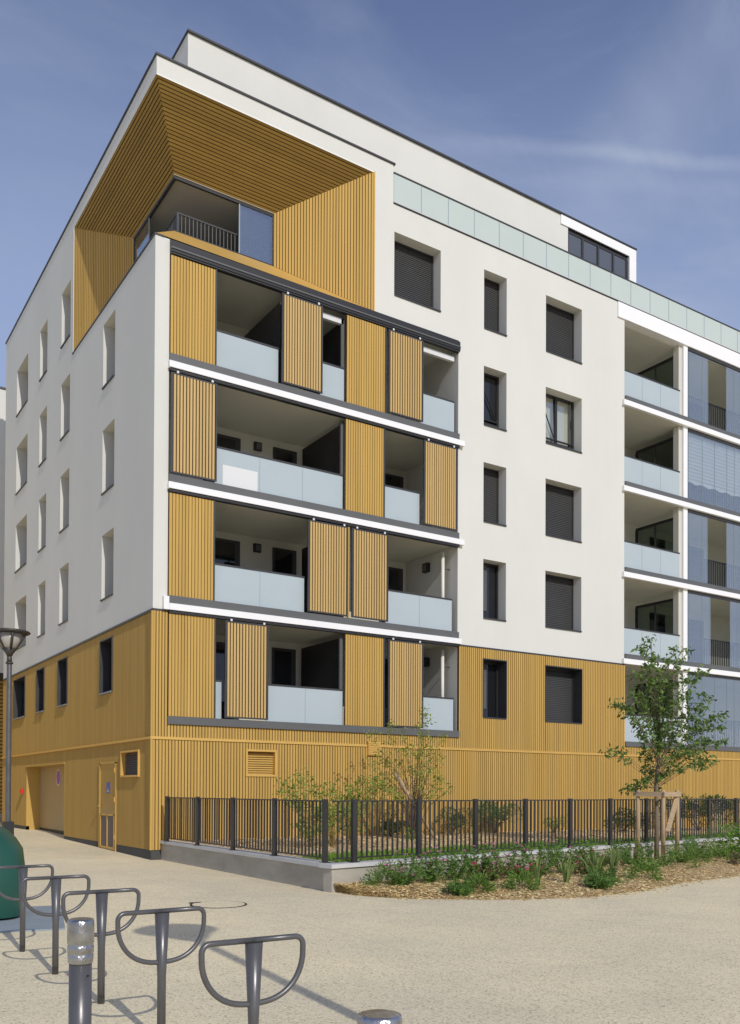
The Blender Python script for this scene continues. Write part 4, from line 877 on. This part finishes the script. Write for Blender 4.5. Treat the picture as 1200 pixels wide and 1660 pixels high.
beds = [
 ('dark leafy low plant nearest the corner of the garden wall', .85, -8.15, .22, .25, 'low'),
 ('pink flowered plant closest to the corner of the garden wall', 1.15, -8.25, .30, .48, 'aster'),
 ('pink flowered plant second from the corner of the garden wall', 1.75, -8.2, .28, .50, 'aster'),
 ('green bushy plant between the second and third pink flowered plants', 2.3, -8.15, .32, .58, 'green'),
 ('pink flowered plant third from the corner beside the tall green bushy one', 2.85, -8.1, .30, .55, 'aster'),
 ('red leaved plant with hot pink blooms in front of the wall', 2.75, -8.45, .30, .33, 'red'),
 ('tallest pink flowered plant in the middle of the bed', 3.6, -8.05, .34, .66, 'aster'),
 ('red leaved plant at the foot of the tallest pink flowered plant', 3.5, -8.5, .33, .30, 'red'),
 ('green plant behind the first iris clump', 4.3, -8.1, .32, .62, 'green'),
 ('pink flowered plant left of the staked tree', 5.0, -8.0, .34, .66, 'aster'),
 ('red leaved plant behind the broad iris clump', 5.2, -8.4, .36, .36, 'red'),
 ('green bushy plant just left of the tree stakes', 6.0, -7.8, .36, .62, 'green'),
 ('sparse leafy plant in front of the second pink flowered plant', 1.45, -9.25, .20, .22, 'green'),
 ('small tuft of green leaves near the front edge of the bed', 1.9, -9.2, .17, .20, 'low'),
 ('pale green mound at the front edge left of the first iris clump', 2.65, -9.35, .22, .24, 'low'),
 ('first iris clump from the left with upright blades', 3.05, -9.3, .12, .42, 'iris'),
 ('iris clump with yellow green blades in the middle of the bed', 3.9, -9.1, .22, .40, 'iris'),
 ('broad iris clump standing before the red leaved plant', 4.75, -8.95, .24, .50, 'iris'),
 ('slim iris clump left of the front timber stake', 5.6, -8.6, .20, .44, 'iris'),
 ('bushy green plant low at the front edge of the bed centre', 4.35, -9.5, .30, .30, 'green'),
 ('feathery green plant beside the broad iris clump', 4.0, -9.75, .22, .24, 'green'),
 ('round green plant in front of the tree stakes at the bed edge', 5.8, -9.15, .26, .28, 'low'),
 ('bushy green plant directly in front of the tree trunk', 7.0, -8.2, .42, .46, 'green'),
 ('leafy green plant at the foot of the left timber stake', 7.5, -7.4, .38, .52, 'green'),
 ('leafy green plant at the foot of the right timber stake', 9.0, -7.5, .40, .50, 'green'),
 ('low green mound between the stakes and the purple plant', 8.2, -8.1, .34, .34, 'low'),
 ('dense green plant right behind the right timber stake', 10.6, -6.9, .50, .62, 'green'),
 ('tall wispy yellow green plant rising above the garden wall', 11.4, -6.9, .45, .95, 'tall'),
 ('low green mound beside the tall wispy plant', 9.9, -7.8, .34, .34, 'low'),
 ('purple leaved plant on the wood chips near the right edge', 10.2, -8.15, .26, .24, 'purple'),
 ('broad leaved bright green plant at the right edge of the bed', 12.0, -7.55, .85, .70, 'big')]
for lab, x, y, r, h, k in beds: flower_plant(lab, x, y, r*1.35, h*1.2, k)

# ---------------------------------------------------------------- street objects
def rack_parts():
    T = thing('bike_rack', 'x', 'bike rack', (0, 0, G), 'D-shaped bike racks in a row')
    mb = MB(); mb.tube([(0, 0, G), (0, 0, G+.42), (0, 0, -.775)], [.0275, .0275, .046], 'rack_paint', 16); mb.build('post', T, smooth=True)
    mb = MB(); R = .045; w_ = .285; zt = -.762; zb = -1.085; pts_ = []
    def arc(cx, cz, a0, a1, r1, r2_, n=6): return [(cx+r1*cos(a0+(a1-a0)*i/n), 0, cz+r2_*sin(a0+(a1-a0)*i/n)) for i in range(n+1)]
    pts_ = [(0, 0, zt)]+arc(w_-R, zt-R, pi/2, 0, R, R)
    n = 18; H = (zt-R-.03)-zb
    for i in range(1, n+1):
        a = (pi/2)*i/n; pts_.append((w_*cos(a)**.8 if i < n else 0, 0, zt-R-.03-H*sin(a)))
    left = [(-p[0], p[1], p[2]) for p in pts_[::-1]][1:]
    mb.tube(pts_+left, .0155, 'rack_paint', 12); mb.build('hoop', T, smooth=True)
    return T
rk = rack_parts(); ry = [-15.72, -14.42, -13.15, -11.88, -10.60]
rl = ['nearest bike rack, whole hoop clear of the other racks', 'second nearest bike rack, its post in front of the round shadow', 'middle bike rack just right of the bollard with silver sleeve', 'second farthest bike rack, beside the corner of the grey slab', 'farthest bike rack, cut by the left edge in front of the bin']
for i, y in enumerate(ry):
    if i == 0: T = rk
    else:
        T = rk.copy(); col.objects.link(T)
        for ch in rk.children: c = ch.copy(); col.objects.link(c); c.parent = T; c.matrix_parent_inverse = ch.matrix_parent_inverse
    T.location = (-5.2+random.uniform(-.008, .008), y, G); T['label'] = rl[i]; T.rotation_euler.z = radians(random.uniform(-1, 1))
for x, y, lab in ((-6.065, -15.64, 'grey bollard with dented silver sleeve at its top beside the bike racks'), (-5.89, -17.85, 'grey bollard whose silver top shows at the bottom edge')):
    T = thing('bollard', lab, 'bollard', (x, y, G), 'grey bollards with silver tops'); r = .052
    mb = MB(); mb.lathe([(r, 0), (r, .80)], (x, y, G), 'rack_paint', 32); mb.lathe([(.006, -.0), (.006, .004)], (x+.02, y-r-.001, G+.74), 'black_metal', 8); mb.build('post', T, smooth=False).data.polygons.foreach_set('use_smooth', [True]*32+[False]*2+[False]*10)
    mb = MB(); pr = [(r+.003, .795), (r+.006, .80), (r+.007, .835), (r+.004, .84), (r+.008, .845), (r+.008, .875), (r+.005, .88), (r+.009, .89), (r+.009, .985), (r+.006, .997), (r-.004, 1.0), (.0, .996)]
    mb.lathe([(max(a, .0005), b) for a, b in pr], (x, y, G), 'steel', 40, caps=False); mb.build('sleeve', T, smooth=True)
def lamp(x, y, lab):
    z = G if y < 0 else G+.01875*y
    T = thing('street_lamp', lab, 'street lamp', (x, y, z), 'bowl-topped street lamps'); k = 5.35/6.16; q = .72
    L = lambda prof: [(r*q, h*k) for r, h in prof]
    mb = MB(); mb.lathe(L([(.095, .0), (.09, .6), (.08, 5.2), (.07, 5.25)]), (x, y, z), 'rack_paint', 20); mb.lathe(L([(.12, 5.22), (.12, 5.27)]), (x, y, z), 'lamp_cup', 20); mb.lathe(L([(.08, 5.25), (.08, 5.45)]), (x, y, z), 'lamp_cup', 20); mb.build('pole', T, smooth=True)
    mb = MB(); mb.box(x-.115, x+.115, y-.115, y+.115, z, z+.80, 'black_metal'); mb.build('base', T)
    mb = MB(); mb.lathe(L([(.08, 5.43), (.14, 5.52), (.24, 5.64)]), (x, y, z), 'lamp_cup', 28)
    for i in range(6):
        a = i*pi/3+.5; p0 = Vector((x+cos(a)*.2*q, y+sin(a)*.2*q, z+5.6*k)); p1 = Vector((x+cos(a)*.56*q, y+sin(a)*.56*q, z+6.06*k)); mb.beam(p0, p1, .06, .025, 'lamp_cup', (0, 0, 1))
    mb.lathe(L([(.50, 6.04), (.62, 6.05), (.66, 6.08), (.62, 6.115), (.3, 6.15), (.01, 6.16)]), (x, y, z), 'lamp_cup', 36); mb.build('hood', T, smooth=True)
    mb = MB(); mb.lathe(L([(.22, 5.62), (.32, 5.78), (.45, 6.03)]), (x, y, z), 'lamp_bowl', 28); mb.build('diffuser', T, smooth=True)
lamp(-2.63, 2.44, 'tall grey street lamp with upturned bowl head by the side facade')
lamp(-4.14, -18.45, 'grey street lamp beside the viewpoint whose long shadow crosses the square')
# recycling bin
bc = cA+d1*1.36+d2*1.07; bn = thing('recycling_bin', 'large dark green domed recycling container at the left edge', 'bin', (bc.x, bc.y, G+.02))
def superring(c, hw, z, n=48, e=3.6):
    o = []
    for j in range(n):
        a = 2*pi*j/n; ca, sa = cos(a), sin(a); k = (abs(ca)**e+abs(sa)**e)**(-1/e)*hw; o.append(c+d1*ca*k+d2*sa*k+Vector((0, 0, z)))
    return o
mb = MB(); prof = [(.58, .03), (.60, .12), (.615, .35), (.62, .5), (.60, .68), (.58, .84), (.50, .97), (.39, 1.08), (.24, 1.16), (.10, 1.19), (.001, 1.195)]
rings = [[mb.P(p) for p in superring(Vector((bc.x, bc.y, G+.02)), hw, z, e=3.6-1.5*min(1, z/1.1))] for hw, z in prof]; k = mb.mi('bin_green')
for a, b in zip(rings, rings[1:]):
    for j in range(48): mb.f.append([a[j], a[(j+1) % 48], b[(j+1) % 48], b[j]]); mb.m.append(k)
mb.build('body', bn, smooth=True)
mb = MB(); mb.box(bc.x-.05, bc.x+.05, bc.y-.05, bc.y+.05, G+1.2, G+1.28, 'white_plastic'); mb.build('lifting_eye', bn)
mb = MB()
for i in range(9):
    a = prof[i]; b = prof[i+1]; q = lambda p, o: Vector((bc.x, bc.y, G+.02))-d1*(p[0]+.004)+d2*(.12+o)+Vector((0, 0, p[1]))
    mb.quad(q(a, 0), q(a, .012), q(b, .012), q(b, 0), 'black_metal')
mb.build('seam', bn, recalc=False)
# manhole
mb = MB(); c = (-2.02, -8.22, G); mb.lathe([(.40, .002), (.40, .006)], c, 'iron', 48); mb.lathe([(.365, .003), (.365, .009)], c, 'aggregate', 48); mb.box(c[0]-.30, c[0]-.14, c[1]+.28, c[1]+.36, G+.004, G+.012, 'iron')
tag(mb.build('manhole_cover'), 'round manhole cover with dark rim set in the pavement', 'manhole cover')
